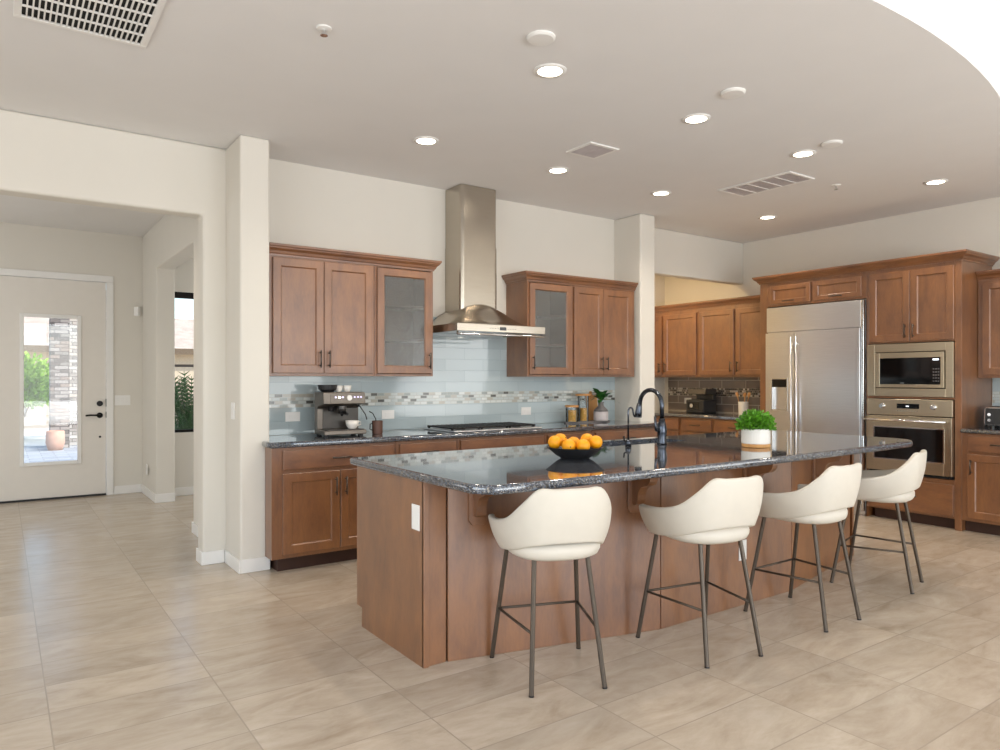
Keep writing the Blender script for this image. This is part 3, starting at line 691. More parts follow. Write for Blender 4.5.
# cooktop
t = thing('cooktop', 'stainless gas cooktop with dark cast-iron grates under the hood', 'cooktop', (HX, 5.16, .914))
obj('tray', bx(NB(), -.455, .455, -.25, .25, .0005, .014), 'steel', t, bevel=.006)
for gx in (-.31, -.02, .27):
    bm = NB()
    for yy in (-.2, .2): bx(bm, gx - .14, gx + .14, yy - .007, yy + .007, .024, .036)
    for k in range(-3, 4): bx(bm, gx + k * .0445 - .006, gx + k * .0445 + .006, -.2, .2, .025, .038)
    for sx in (-.13, .13):
        for sy in (-.19, .19): bx(bm, gx + sx - .008, gx + sx + .008, sy - .008, sy + .008, .014, .026)
    obj('grate', bm, 'blk', t, bevel=.002)
for bx_, by_ in ((-.31, -.1), (-.31, .1), (-.02, 0), (.27, -.1), (.27, .1)):
    obj('burner', lathe(NB(), [(0, .014), (.045, .014), (.045, .024), (.03, .026), (.03, .030), (0, .031)], bx_, by_, 20), 'dkplastic', t)
for k in range(5):
    obj('knob', lathe(NB(), [(0, .014), (.017, .014), (.015, .034), (0, .035)], .452 - .03, -.16 + k * .08, 16), 'chrome', t)

# ------------------------------------------------------------------ island
t = thing('kitchen_island', 'large stained wood kitchen island base with faceted seating side', 'kitchen island', (3.48, 3.2, 0))
sh = (-3.48, -3.2, 0)
IX0, IX1, IYB = 1.614, 5.345, 3.665
fp = [(1.745, 2.915), (2.915, 2.632), (4.13, 2.632), (5.30, 2.890)]
body = [(IX0 + .02, IYB)] + [(IX0 + .02, 2.94)] + [(1.76, 2.94)] + [(2.92, 2.655), (4.125, 2.655), (5.29, 2.91), (IX1 - .02, 2.91), (IX1 - .02, IYB)]
# hollow core: ring walls so the sink can hang inside
bm = NB()
prism(bm, [(IX0 + .02, 2.94), (1.76, 2.94), (2.92, 2.655), (4.125, 2.655), (5.29, 2.91), (IX1 - .02, 2.91), (IX1 - .02, 3.12), (IX0 + .02, 3.12)], .0, .868)
bx(bm, IX0 + .02, 3.0, 3.12, 3.59, 0, .868); bx(bm, 4.1, IX1 - .02, 3.12, 3.59, 0, .868); bx(bm, 3.0, 4.1, 3.12, 3.59, 0, .6)
bx(bm, IX0 + .02, 3.0, 3.59, 3.645, .1, .868); bx(bm, 4.1, IX1 - .02, 3.59, 3.645, .1, .868); bx(bm, 3.0, 4.1, 3.59, 3.645, .1, .6)
obj('body', bm, 'wood', t, shift=sh)
bm = NB(); vs = [(2.915, 0), (3.60, 0), (3.60, .105), (3.665, .105), (3.665, .87), (2.915, .87)]
a = [bm.verts.new((IX0, y, z)) for y, z in vs]; b = [bm.verts.new((IX0 + .02, y, z)) for y, z in vs]
bm.faces.new(a); bm.faces.new(b[::-1])
for i in range(6): bm.faces.new((a[i], a[(i + 1) % 6], b[(i + 1) % 6], b[i]))
obj('end_panel', bm, 'wood', t, shift=sh)
bm = NB(); bm_v = [(2.885, 0), (3.60, 0), (3.60, .105), (3.665, .105), (3.665, .87), (2.885, .87)]
a = [bm.verts.new((IX1 - .02, y, z)) for y, z in bm_v]; b = [bm.verts.new((IX1, y, z)) for y, z in bm_v]
bm.faces.new(a); bm.faces.new(b[::-1])
for i in range(6): bm.faces.new((a[i], a[(i + 1) % 6], b[(i + 1) % 6], b[i]))
obj('end_panel', bm, 'wood', t, shift=sh)
obj('corner_panel', bx(NB(), IX0 + .021, 1.741, 2.919, 2.94, 0, .87), 'wood', t, bevel=.002, shift=sh)
obj('corner_post', bx(NB(), IX0 + .0, IX0 + .028, 2.908, 2.925, 0, .87), 'wood', t, bevel=.002, shift=sh)
def facing(p, q, off=0.0, th=.02):
    p = Vector((p[0], p[1], 0)); q = Vector((q[0], q[1], 0)); tt = (q - p).normalized(); nn = Vector((tt.y, -tt.x, 0))
    return p, q, tt, nn
for p, q in zip(fp, fp[1:]):
    p_, q_, tt, nn = facing(p, q); a = p_ + tt * .003; b = q_ - tt * .003
    obj('seating_panel', prism(NB(), [tuple(a - nn * .02)[:2], tuple(a)[:2], tuple(b)[:2], tuple(b - nn * .02)[:2]][::1], 0, .87), 'wood', t, bevel=.002, shift=sh)
# corbels
def corbel(pos, nn, tt):
    """plate on the panel plus ogee bracket reaching outwards"""
    c = thing  # noqa
    bm = NB()
    def P3(u, o_, z): return Vector((pos[0], pos[1], 0)) + tt * u + nn * o_ + Vector((0, 0, z))
    # plate with clipped lower corners
    prof = [(-.045, .868), (-.045, .665), (-.03, .645), (.03, .645), (.045, .665), (.045, .868)]
    a = [bm.verts.new(P3(u, .001, z)) for u, z in prof]; b = [bm.verts.new(P3(u, .019, z)) for u, z in prof]
    bm.faces.new(a); bm.faces.new(b[::-1])
    for i in range(6): bm.faces.new((a[i], a[(i + 1) % 6], b[(i + 1) % 6], b[i]))
    pl = obj('corbel', bm, 'wood', t, bevel=.002, shift=sh)
    prof = [(.019, .868), (.019, .70)]
    prof += [(.019 + .012, .69), (.05, .69), (.065, .70), (.072, .72), (.075, .745), (.085, .77), (.105, .79), (.135, .80), (.165, .808), (.185, .83), (.19, .85), (.19, .868)]
    bm = NB(); a = [bm.verts.new(P3(-.024, o_, z)) for o_, z in prof]; b = [bm.verts.new(P3(.024, o_, z)) for o_, z in prof]
    bm.faces.new(a); bm.faces.new(b[::-1]); n = len(prof)
    for i in range(n): bm.faces.new((a[i], a[(i + 1) % n], b[(i + 1) % n], b[i]))
    obj('bracket', bm, 'wood', pl, shift=sh)
for (k, f) in ((0, .125), (0, .86), (1, .62), (2, .34)):
    p_, q_, tt, nn = facing(fp[k], fp[k + 1]); pos = p_ + (q_ - p_) * f; corbel(pos, nn, tt)
# outlet covers on the island
bm = NB(); bx(bm, IX0 - .006, IX0, 2.945, 3.018, .635, .755); oc = obj('outlet_cover', bm, 'plastic', t, bevel=.002, shift=sh); oc['label'] = 'white outlet cover on the end panel'
p_, q_, tt, nn = facing(fp[1], fp[2]); bm = NB(); bx(bm, 3.585, 3.655, 2.625, 2.631, .27, .39); oc = obj('outlet_cover', bm, 'plastic', t, bevel=.002, shift=sh); oc['label'] = 'white outlet cover low on the seating side'

def smooth_poly(pts, r=.04, seg=5):
    res = []; n = len(pts)
    for i in range(n):
        a, b, c, rr = Vector(pts[i - 1][:2]), Vector(pts[i][:2]), Vector(pts[(i + 1) % n][:2]), (pts[i][2] if len(pts[i]) > 2 else r)
        if rr == 0: res.append((b.x, b.y)); continue
        p = b + (a - b).normalized() * rr; q = b + (c - b).normalized() * rr
        for k in range(seg + 1):
            u = k / seg; v = p * (1 - u) ** 2 + b * 2 * u * (1 - u) + q * u * u; res.append((v.x, v.y))
    return res
front = []
for k in range(25):
    x = 1.66 + (5.22 - 1.66) * k / 24; front.append((x, 2.352 + .030 * ((x - 3.4) / 1.75) ** 2 + .022 * max(0, (x - 3.4) / 1.9), 0))
cpts = [(1.585, 2.47, .045)] + [(front[0][0], front[0][1] + .003, 0)] + front[1:] + [(5.41, 2.47, .14), (5.44, 3.715, .05), (1.585, 3.715, .03)]
hole = smooth_poly([(3.2, 3.34), (3.98, 3.34), (3.98, 3.62), (3.2, 3.62)], .04)
tag(obj('island_countertop', slab(smooth_poly(cpts), .872, .914, .015, hole), 'granite'), 'large dark speckled granite island countertop with bowed front edge', 'countertop')
# sink
t = thing('sink', 'stainless undermount sink basin in the island countertop', 'sink', (3.59, 3.48, 0))
bm = NB(); sx, sy = .40, .15
o1 = [(-sx - .02, -sy - .02), (sx + .02, -sy - .02), (sx + .02, sy + .02), (-sx - .02, sy + .02)]
v0 = [bm.verts.new((x, y, .8705)) for x, y in o1]; v1 = [bm.verts.new((x * .98, y * .95, .8705)) for x, y in o1]; v2 = [bm.verts.new((x * .93, y * .88, .66)) for x, y in o1]
for A, B_ in ((v0, v1), (v1, v2)):
    for k in range(4): bm.faces.new((A[k], A[(k + 1) % 4], B_[(k + 1) % 4], B_[k]))
bm.faces.new(v2); so = obj('basin', bm, 'steel', t); so.modifiers.new('solid', 'SOLIDIFY').thickness = .002
obj('drain', lathe(NB(), [(0, .664), (.04, .664), (.042, .668), (0, .667)], 0, 0, 20), 'chrome', t)
# faucet
t = thing('faucet', 'tall dark gooseneck kitchen faucet on the island', 'faucet', (3.61, 3.25, .914))
bm = NB(); lathe(bm, [(0, 0.0005), (.033, .0005), (.032, .012), (.027, .03), (.031, .075), (.034, .10), (.026, .135), (.019, .165), (.0, .17)], 0, 0, 20)
obj('faucet_body', bm, 'faucet', t, smooth=True)
bm = NB(); pts = [(0, 0, .15), (0, 0, .26)]; rr = .10
for k in range(13):
    a = math.pi * k / 12; pts.append((0, rr - rr * math.cos(a), .262 + rr * math.sin(a)))
pts += [(0, .205, .25)]
tube(bm, pts, .0145, 14); obj('neck', bm, 'faucet', t, smooth=True)
bm = NB(); tube(bm, [(0, .203, .268), (0, .207, .245), (0, .213, .205), (0, .217, .172)], .02, 14, [.016, .02, .024, .025]); obj('spray_head', bm, 'faucet', t, smooth=True)
bm = NB(); tube(bm, [(-.02, .0, .09), (-.055, .0, .10), (-.062, .0, .125), (-.066, .0, .19)], .008, 10, [.014, .012, .008, .009]); obj('lever', bm, 'faucet', t, smooth=True)
obj('ring', lathe(NB(), [(.0, .163), (.021, .163), (.021, .174), (.0, .174)], 0, 0, 18), 'blk', t)
t = thing('water_filter_tap', 'slim dark filtered-water tap beside the tall faucet', 'tap', (3.315, 3.27, .914))
bm = NB(); lathe(bm, [(0, .0005), (.02, .0005), (.018, .03), (.012, .045), (0, .046)], 0, 0, 16); obj('base', bm, 'faucet', t, smooth=True)
bm = NB(); pts = [(0, 0, .04), (0, 0, .22)] + [(.022 - .022 * math.cos(math.pi * k / 8), 0, .225 + .026 * math.sin(math.pi * k / 8)) for k in range(9)] + [(.048, 0, .205), (.06, 0, .19)]
tube(bm, pts, .0055, 8); obj('spout', bm, 'faucet', t, smooth=True)
bm = NB(); tube(bm, [(-.01, 0, .035), (-.035, 0, .04), (-.04, 0, .07)], .006, 8); obj('lever', bm, 'blk', t, smooth=True)

# ------------------------------------------------------------------ bar stools
def interp(arr, t_):
    n = len(arr) - 1; x = t_ * n; i = min(int(x), n - 1); f = x - i
    p0 = arr[max(i - 1, 0)]; p1 = arr[i]; p2 = arr[i + 1]; p3 = arr[min(i + 2, n)]
    return [.5 * ((2 * b) + (-a + c) * f + (2 * a - 5 * b + 4 * c - d_) * f * f + (-a + 3 * b - 3 * c + d_) * f ** 3) for a, b, c, d_ in zip(p0, p1, p2, p3)]
def make_stool():
    t = thing('bar_stool', 'x', 'bar stool')
    half_t = [(0, -.246, .882), (.07, -.243, .882), (.135, -.228, .882), (.180, -.188, .822), (.216, -.11, .752), (.236, -.01, .722), (.238, .09, .712), (.224, .185, .709)]
    half_b = [(0, -.205, .648), (.065, -.203, .647), (.118, -.190, .641), (.155, -.155, .628), (.180, -.095, .608), (.194, -.01, .590), (.192, .075, .578), (.176, .155, .574)]
    top_ = [(-x, y, z) for x, y, z in half_t[:0:-1]] + half_t; bot_ = [(-x, y, z) for x, y, z in half_b[:0:-1]] + half_b
    bm = NB(); NU, NV = 56, 8; g = []
    for i in range(NU + 1):
        a = Vector(interp(top_, i / NU)); b = Vector(interp(bot_, i / NU)); col = []
        for j in range(NV + 1):
            v = j / NV; p = b.lerp(a, v); bulge = math.sin(math.pi * v) * .010; d_ = Vector((p.x, p.y, 0)).normalized(); col.append(bm.verts.new(p + d_ * bulge))
        g.append(col)
    for i in range(NU):
        for j in range(NV): bm.faces.new((g[i][j], g[i + 1][j], g[i + 1][j + 1], g[i][j + 1]))
    o_ = obj('backrest', bm, 'leather', t, smooth=True)
    s_ = o_.modifiers.new('solid', 'SOLIDIFY'); s_.thickness = .032; s_.offset = 1
    s_ = o_.modifiers.new('bev', 'BEVEL'); s_.width = .011; s_.segments = 3; s_.limit_method = 'ANGLE'; s_.angle_limit = R(50)
    # seat cushion (superellipse rings)
    bm = NB(); rings = []
    prof = [(0, .552), (.55, .552), (.84, .556), (.95, .568), (.995, .588), (1.0, .605), (.97, .622), (.90, .634), (.6, .640), (0, .642)]
    for s_, z in prof:
        if s_ == 0: rings.append([bm.verts.new((0, -.005, z))]); continue
        row = []
        for k in range(40):
            a = 2 * math.pi * k / 40; ca, sa = math.cos(a), math.sin(a); e = .8
            row.append(bm.verts.new((.213 * s_ * math.copysign(abs(ca) ** e, ca), -.01 + .203 * s_ * math.copysign(abs(sa) ** e, sa), z)))
        rings.append(row)
    for a, b in zip(rings, rings[1:]):
        for k in range(40):
            k2 = (k + 1) % 40
            if len(a) == 1: bm.faces.new((a[0], b[k2], b[k]))
            elif len(b) == 1: bm.faces.new((a[k], a[k2], b[0]))
            else: bm.faces.new((a[k], a[k2], b[k2], b[k]))
    obj('seat', bm, 'leather', t, smooth=True)
    feet = {'fl': ((-.224, .231), (-.172, .14)), 'fr': ((.224, .231), (.172, .14)), 'bl': ((-.168, -.231), (-.125, -.135)), 'br': ((.168, -.231), (.125, -.135))}
    def at(k, z):
        (fx, fy), (tx, ty) = feet[k]; u = z / .558; return (fx + (tx - fx) * u, fy + (ty - fy) * u, z)
    for k in feet:
        bm = NB(); tube(bm, [at(k, .004), at(k, .556)], .011, 12); lg = obj('leg', bm, 'leg', t, smooth=False)
        bm = NB(); tube(bm, [at(k, 0), at(k, .006)], .0118, 12); obj('foot_cap', bm, 'blk', lg)
    for a, b in (('fl', 'fr'), ('fl', 'bl'), ('fr', 'br')):
        bm = NB(); tube(bm, [at(a, .25), at(b, .25)], .0065, 8); obj('footrest', bm, 'leg', t, smooth=True)
    return t
st0 = make_stool()
spots = [((2.081, 2.545), -20.3, 'cream leather bar stool nearest the camera at the island corner'), ((2.906, 2.353), -10, 'cream bar stool second from the island corner with the outlet'),
         ((3.77, 2.325), 0, 'cream bar stool third along the island, partly overlapping the last one'), ((4.786, 2.422), 15.4, 'cream bar stool farthest from the camera, before the wall oven')]
for i, (p, a, lb) in enumerate(spots):
    s_ = st0 if i == 0 else copy_tree(st0)
    s_.location = (p[0], p[1], 0); s_.rotation_euler = (0, 0, R(a)); s_['label'] = lb; s_['group'] = 'bar stools along the island'

# ------------------------------------------------------------------ things on the counters
Z = .914
# fruit bowl
t = thing('fruit_bowl', 'wide matte black footed bowl of oranges on the island', 'bowl', (2.59, 2.96, Z))
obj('bowl_body', lathe(NB(), [(0, .016), (.075, .016), (.10, .028), (.156, .064), (.160, .064), (.105, .018), (.085, .006), (0, .006)], 0, 0, 40), 'dkbowl', t, smooth=False)
obj('foot', lathe(NB(), [(0, .0005), (.078, .0005), (.085, .007), (0, .007)], 0, 0, 32), 'dkbowl', t)
ORL = ['orange at the left rim of the bowl', 'orange at the back left of the bowl', 'orange at the front centre left of the bowl', 'orange at the back middle of the bowl', 'orange at the front centre right of the bowl', 'orange at the back right of the bowl', 'orange at the right rim of the bowl']
cr, sr = math.cos(R(-35)), math.sin(R(-35))
for i, (rx, ry, z) in enumerate([(-.112, .0, .088), (-.075, .072, .094), (-.040, -.048, .072), (.0, .060, .076), (.040, -.048, .072), (.075, .070, .094), (.114, .0, .088)]):
    bm = NB(); bmesh.ops.create_uvsphere(bm, u_segments=20, v_segments=14, radius=.0375)
    o_ = obj('orange', bm, 'orange', smooth=True)
    o_.location = (2.59 + rx * cr - ry * sr, 2.96 + rx * sr + ry * cr, Z + z); o_.rotation_euler = (i, i * .7, 0)
    tag(o_, ORL[i], 'orange', 'oranges in the black bowl')
    obj('stem_end', lathe(NB(), [(0, .037), (.004, .0375), (.003, .039), (0, .039)], 0, 0, 8), 'leafd', o_)
# potted plant
t = thing('potted_plant', 'leafy green plant in round white pot with wooden base on the island', 'plant', (3.965, 2.78, Z))
obj('pot', lathe(NB(), [(0, .024), (.087, .024), (.089, .03), (.089, .118), (.084, .118), (.082, .035), (0, .035)], 0, 0, 36), 'ceramic', t)
obj('wooden_base', lathe(NB(), [(0, .0005), (.084, .0005), (.087, .005), (.087, .024), (0, .024)], 0, 0, 36), 'lwood', t)
obj('soil', lathe(NB(), [(0, .105), (.0835, .105), (.08, .10), (0, .10)], 0, 0, 24), 'bark', t)
def leaves(n, cx, cy, cz, rx, ry, rz, size, shell=.55, up=.3, rnd=random):
    bm = NB()
    for _ in range(n):
        u = rnd.uniform(-1, 1); a = rnd.uniform(0, 2 * math.pi); rr = rnd.uniform(shell, 1); q = math.sqrt(1 - u * u)
        d_ = Vector((q * math.cos(a), q * math.sin(a), u))
        if d_.z < -.25: d_.z *= .3
        c = Vector((cx + d_.x * rx * rr, cy + d_.y * ry * rr, cz + d_.z * rz * rr))
        dirn = (d_ + Vector((rnd.uniform(-.6, .6), rnd.uniform(-.6, .6), rnd.uniform(-.3, .6) + up))).normalized()
        side = dirn.cross(Vector((rnd.uniform(-1, 1), rnd.uniform(-1, 1), rnd.uniform(-1, 1)))).normalized(); s_ = size * rnd.uniform(.7, 1.2); nn = dirn.cross(side)
        p = [c, c + dirn * s_ * .4 + side * s_ * .38 + nn * s_ * .1, c + dirn * s_, c + dirn * s_ * .4 - side * s_ * .38 + nn * s_ * .1]
        bm.faces.new([bm.verts.new(x) for x in (p[0], p[1], p[2])]); bm.faces.new([bm.verts.new(x) for x in (p[0], p[2], p[3])])
    return bm
obj('foliage', leaves(2300, 0, 0, .135, .112, .112, .098, .024, .3), 'leaf', t)
bm = NB()
for k in range(14):
    a = k * 2.4; r_ = .02 + .04 * (k % 4) / 3; tube(bm, [(r_ * .5 * math.cos(a), r_ * .5 * math.sin(a), .10), (r_ * 1.6 * math.cos(a), r_ * 1.6 * math.sin(a), .19)], .002, 5)
obj('stem', bm, 'leafd', t)

# espresso machine
t = thing('espresso_machine', 'bronze-grey espresso machine on the granite countertop', 'espresso machine', (2.155, 5.25, Z))
hw = .17
bm = NB()
def side_prism(bm, prof, x0, x1):
    a = [bm.verts.new((x0, y, z)) for y, z in prof]; b = [bm.verts.new((x1, y, z)) for y, z in prof]; bm.faces.new(a); bm.faces.new(b[::-1]); n = len(prof)
    for i in range(n): bm.faces.new((a[i], a[(i + 1) % n], b[(i + 1) % n], b[i]))
    return bm
side_prism(bm, [(.06, .012), (.06, .335), (-.125, .335), (-.135, .245), (-.02, .225), (.0, .21), (.0, .05), (-.15, .045), (-.155, .012)], -hw, hw)
obj('body', bm, 'machine', t, bevel=.006)
obj('front_panel', bx(NB(), -hw + .045, hw - .006, -.006, .0, .055, .208), 'machined', t)
pan = NB(); side_prism(pan, [(-.126, .329), (-.1365, .25), (-.139, .25), (-.1285, .329)], -hw + .055, hw - .004); cpn = obj('control_panel', pan, 'machine', t)
disc = NB(); tube(disc, [(.035, -.130, .292), (.035, -.142, .292)], .021, 20); obj('pressure_gauge', disc, 'ceramic', cpn)
bm = NB(); tube(bm, [(.035, -.141, .292), (.035, -.1435, .292)], .0165, 20); obj('gauge_face', bm, 'plastic', cpn)
for i, xx in enumerate((-.075, -.045, -.018, .078, .105, .13)):
    bm = NB(); tube(bm, [(xx, -.13, .297), (xx, -.139, .297)], .007, 12); obj('button', bm, 'ledp' if i != 1 else 'lamp', cpn)
bm = NB(); bx(bm, -.15, .15, -.152, -.02, .046, .052); obj('drip_tray', bm, 'machined', t)
bm = NB()
for s_ in (-.14, .14): bx(bm, s_ - .015, s_ + .015, -.12, -.09, .0005, .014); bx(bm, s_ - .015, s_ + .015, .02, .05, .0005, .014)
obj('foot', bm, 'blk', t)
bm = NB(); lathe(bm, [(0, .23), (.034, .23), (.036, .205), (.030, .19), (0, .188)], .0, -.075, 20); obj('group_head', bm, 'machined', t)
bm = NB(); lathe(bm, [(0, .188), (.032, .188), (.03, .17), (.012, .165), (.008, .15), (0, .15)], .0, -.075, 20); tube(bm, [(0, -.1, .178), (-.01, -.2, .172)], .011, 10); obj('portafilter', bm, 'blk', t)
bm = NB(); lathe(bm, [(0, .225), (.028, .225), (.022, .19), (.0, .185)], -.085, -.07, 18); obj('grinder_chute', bm, 'blk', t)
bm = NB(); tube(bm, [(.135, -.08, .235), (.155, -.10, .20), (.175, -.12, .16), (.185, -.125, .12)], .005, 8); tube(bm, [(hw, -.05, .28), (hw + .02, -.05, .28)], .02, 14); obj('steam_wand', bm, 'dkplastic', t, smooth=True)
def cup(name, loc, r, h, mat, label, cat, handle=True):
    c = thing(name, label, cat, loc)
    obj('cup_body', lathe(NB(), [(0, .0005), (r * .55, .0005), (r * .6, .004), (r * .9, h * .45), (r, h), (r * .93, h), (r * .82, h * .45), (r * .5, .007), (0, .007)], 0, 0, 24), mat, c, smooth=True)
    if handle:
        bm = NB(); tube(bm, [(r * .88, 0, h * .85), (r * 1.35, 0, h * .8), (r * 1.4, 0, h * .5), (r * .8, 0, h * .3)], .004, 8); obj('handle', bm, mat, c, smooth=True)
    return c
cup('coffee_cup', (2.155 + .075, 5.25 - .095, Z + .052), .052, .062, 'ceramic', 'white cup on the drip tray of the espresso machine', 'cup')
cup('espresso_cup', (2.155 - .005, 5.25 - .02, Z + .336), .032, .05, 'ceramic', 'left white cup on top of the espresso machine', 'cup', False)
cup('espresso_cup', (2.155 + .065, 5.25 - .02, Z + .336), .034, .05, 'ceramic', 'right white cup on top of the espresso machine', 'cup', False)
tag(obj('stacked_bowl', lathe(NB(), [(0, .0005), (.045, .0005), (.068, .02), (.075, .055), (.071, .055), (.06, .02), (0, .008)], 0, 0, 28), 'dkbowl'), 'dark ribbed bowl on top of the espresso machine', 'bowl').location = (2.155 - .095, 5.25 - .02, Z + .336)
t = thing('mug', 'brown mug holding a dark spoon right of the espresso machine', 'mug', (2.455, 5.18, Z))
obj('mug_body', lathe(NB(), [(0, .0005), (.038, .0005), (.041, .005), (.043, .105), (.039, .105), (.037, .008), (0, .008)], 0, 0, 24), 'brownmug', t)
obj('handle', tube(NB(), [(-.04, 0, .085), (-.062, 0, .08), (-.064, 0, .04), (-.04, 0, .03)], .005, 8), 'blk', t, smooth=True)
tag(obj('spoon', tube(NB(), [(2.455, 5.18, Z + .01), (2.44, 5.18, Z + .12), (2.415, 5.18, Z + .165), (2.385, 5.18, Z + .18)], .004, 8), 'blk', smooth=True), 'dark curved spoon standing in the brown mug', 'spoon')

# jars tray vase board
tag(obj('serving_tray', lathe(NB(), [(0, 0), (1, 0), (1, .012), (0, .012)], 0, 0, 36), 'greyvase', bevel=.0), 'slim dark oval tray under the pasta jars and vase', 'tray')
tr = [q for q in bpy.data.objects if q.name.startswith('serving_tray')][0]; tr.location = (4.83, 5.33, Z + .0005); tr.scale = (.30, .085, 1)
def jar(x, y, r, h, fill, label, lidw=1.08):
    c = thing('storage_jar', label, 'jar', (x, y, Z + .0125))
    obj('glass_body', lathe(NB(), [(0, .0005), (r, .0005), (r, h), (r - .003, h), (r - .003, .004), (0, .004)], 0, 0, 28), 'jar', c, smooth=False)
    obj('pasta', lathe(NB(), [(0, .005), (r - .005, .005), (r - .005, fill), (0, fill + .004)], 0, 0, 24), 'pasta', c)['kind'] = 'stuff'
    obj('lid', lathe(NB(), [(0, h + .0005), (r * lidw, h + .0005), (r * lidw, h + .02), (0, h + .02)], 0, 0, 28), 'lwood', c, bevel=.002)
jar(4.615, 5.32, .062, .145, .115, 'short glass jar of pasta with wooden lid')
jar(4.80, 5.36, .055, .255, .13, 'tall half-full glass jar of pasta with wide wooden lid', 1.45)
bm = NB(); bx(bm, -.075, .075, -.009, .009, 0, .27); tube(bm, [(0, 0, .265), (0, 0, .31)], .016, 10)
cb = tag(obj('cutting_board', bm, 'lwood', bevel=.006), 'wooden cutting board leaning behind the vase', 'cutting board'); cb.location = (5.01, 5.435, Z + .001); cb.rotation_euler = (R(-9), 0, 0)
t = thing('vase_with_plant', 'two-tone grey vase with green leaves beside the pasta jars', 'plant', (4.985, 5.30, Z + .0125))
obj('vase', lathe(NB(), [(0, .0005), (.066, .0005), (.074, .008), (.074, .095), (0, .095)], 0, 0, 28), 'palegrey', t)
obj('vase_neck', lathe(NB(), [(.0, .0955), (.074, .0955), (.066, .115), (.03, .15), (.026, .175), (.033, .192), (.028, .192), (.02, .17), (0, .165)], 0, 0, 28), 'greyvase', t, smooth=True)
bm = NB(); rnd = random.Random(3)
def blade(bm, base, tip, w, droop=.03):
    base = Vector(base); tip = Vector(tip); d_ = tip - base; s_ = d_.cross(Vector((0, 0, 1))).normalized(); N = 6; L_, R_ = [], []
    for k in range(N + 1):
        u = k / N; p = base + d_ * u - Vector((0, 0, droop * u * u)) + Vector((0, 0, droop * math.sin(math.pi * u) * .5)); ww = w * math.sin(math.pi * min(.97, .08 + u * .92)) ** .8
        L_.append(bm.verts.new(p + s_ * ww)); R_.append(bm.verts.new(p - s_ * ww + Vector((0, 0, ww * .3))))
    for k in range(N): bm.faces.new((L_[k], L_[k + 1], R_[k + 1], R_[k]))
for k in range(20):
    a = k * 2.4 + .4; l_ = rnd.uniform(.08, .16); z_ = .19 + rnd.uniform(0, .05)
    blade(bm, (0, 0, z_), (l_ * math.cos(a), l_ * .6 * math.sin(a), z_ + rnd.uniform(0.0, .13)), .026)
blade(bm, (0, 0, .21), (.21, -.07, .20), .026); blade(bm, (0, 0, .22), (.15, -.03, .26), .024)
obj('leaves', bm, 'leafd', t, smooth=True)
obj('stem', tube(NB(), [(0, 0, .165), (0, 0, .24)], .006, 6), 'leafd', t)

# toaster right counter
t = thing('toaster', 'chrome and black toaster on the counter at the right edge', 'toaster', (7.33, 2.575, Z), RZ)
bm = NB(); side_prism(bm, [(-.13, .02), (-.11, .19), (.13, .19), (.15, .02)], -.135, .135); obj('body', bm, 'chrome', t, bevel=.015, bseg=3)
bm = NB(); side_prism(bm, [(-.138, .03), (-.120, .175), (-.116, .175), (-.133, .03)], -.118, .118); fpn = obj('front_panel', bm, 'dkplastic', t)
for u, z in ((-.08, .12), (-.08, .07), (.08, .12), (.08, .07)):
    bm = NB(); tube(bm, [(u, -.122, z), (u, -.148, z)], .014, 14); obj('knob', bm, 'chrome', fpn)
bm = NB()
for u in (-.11, .11): bx(bm, u - .02, u + .02, -.11, -.08, .0005, .02); bx(bm, u - .02, u + .02, .1, .13, .0005, .02)
obj('foot', bm, 'blk', t)
bm = NB()
for v in (-.05, .0, .05): bx(bm, -.11, .11, v - .012, v + .012, .189, .1915)
obj('slot', bm, 'dark', t)
# pantry coffee maker
t = thing('coffee_maker', 'black coffee maker on the pantry countertop', 'coffee maker', (7.36, 5.99, Z), RZ)
bm = NB(); bx(bm, -.14, .14, -.10, .16, .0005, .17); bm2 = obj('body', bm, 'dkplastic', t, bevel=.012)
obj('column', bx(NB(), -.13, .13, .10, .155, .17, .24), 'dkplastic', t)
bm = NB(); side_prism(bm, [(-.08, .24), (.16, .23), (.16, .31), (-.05, .31)], -.14, .14); obj('head', bm, 'machined', t, bevel=.01)
obj('control_face', bx(NB(), -.11, .06, -.104, -.1, .05, .14), 'blackglass', t)
bm = NB(); tube(bm, [(-.04, -.104, .095), (-.04, -.115, .095)], .025, 16); obj('dial', bm, 'chrome', t)
# utensil crock
c = thing('utensil_crock', 'white crock of wooden utensils on the pantry counter', 'crock', (7.40, 5.36, Z))
obj('crock_body', lathe(NB(), [(0, .0005), (.055, .0005), (.058, .005), (.062, .16), (.057, .16), (.053, .008), (0, .008)], 0, 0, 28), 'ceramic', c)
for i, (dx_, dy_, lb) in enumerate(((-.01, .09, 'wooden spoon leaning left in the white crock'), (.0, -.02, 'wooden spatula standing in the white crock'), (.02, -.07, 'wooden spoon leaning right in the white crock'))):
    bm = NB(); b0 = Vector((7.40, 5.36, Z + .01)); b0 += Vector((dx_ * .3, dy_ * .3, 0)); tp = Vector((7.40 + dx_, 5.36 + dy_, Z + .27)); tube(bm, [b0, b0.lerp(tp, .78), b0.lerp(tp, .86), tp], .005, 8, [.005, .005, .02, .014]); tag(obj('wooden_spoon' if i != 1 else 'wooden_spatula', bm, 'lwood', smooth=True), lb, 'utensil')

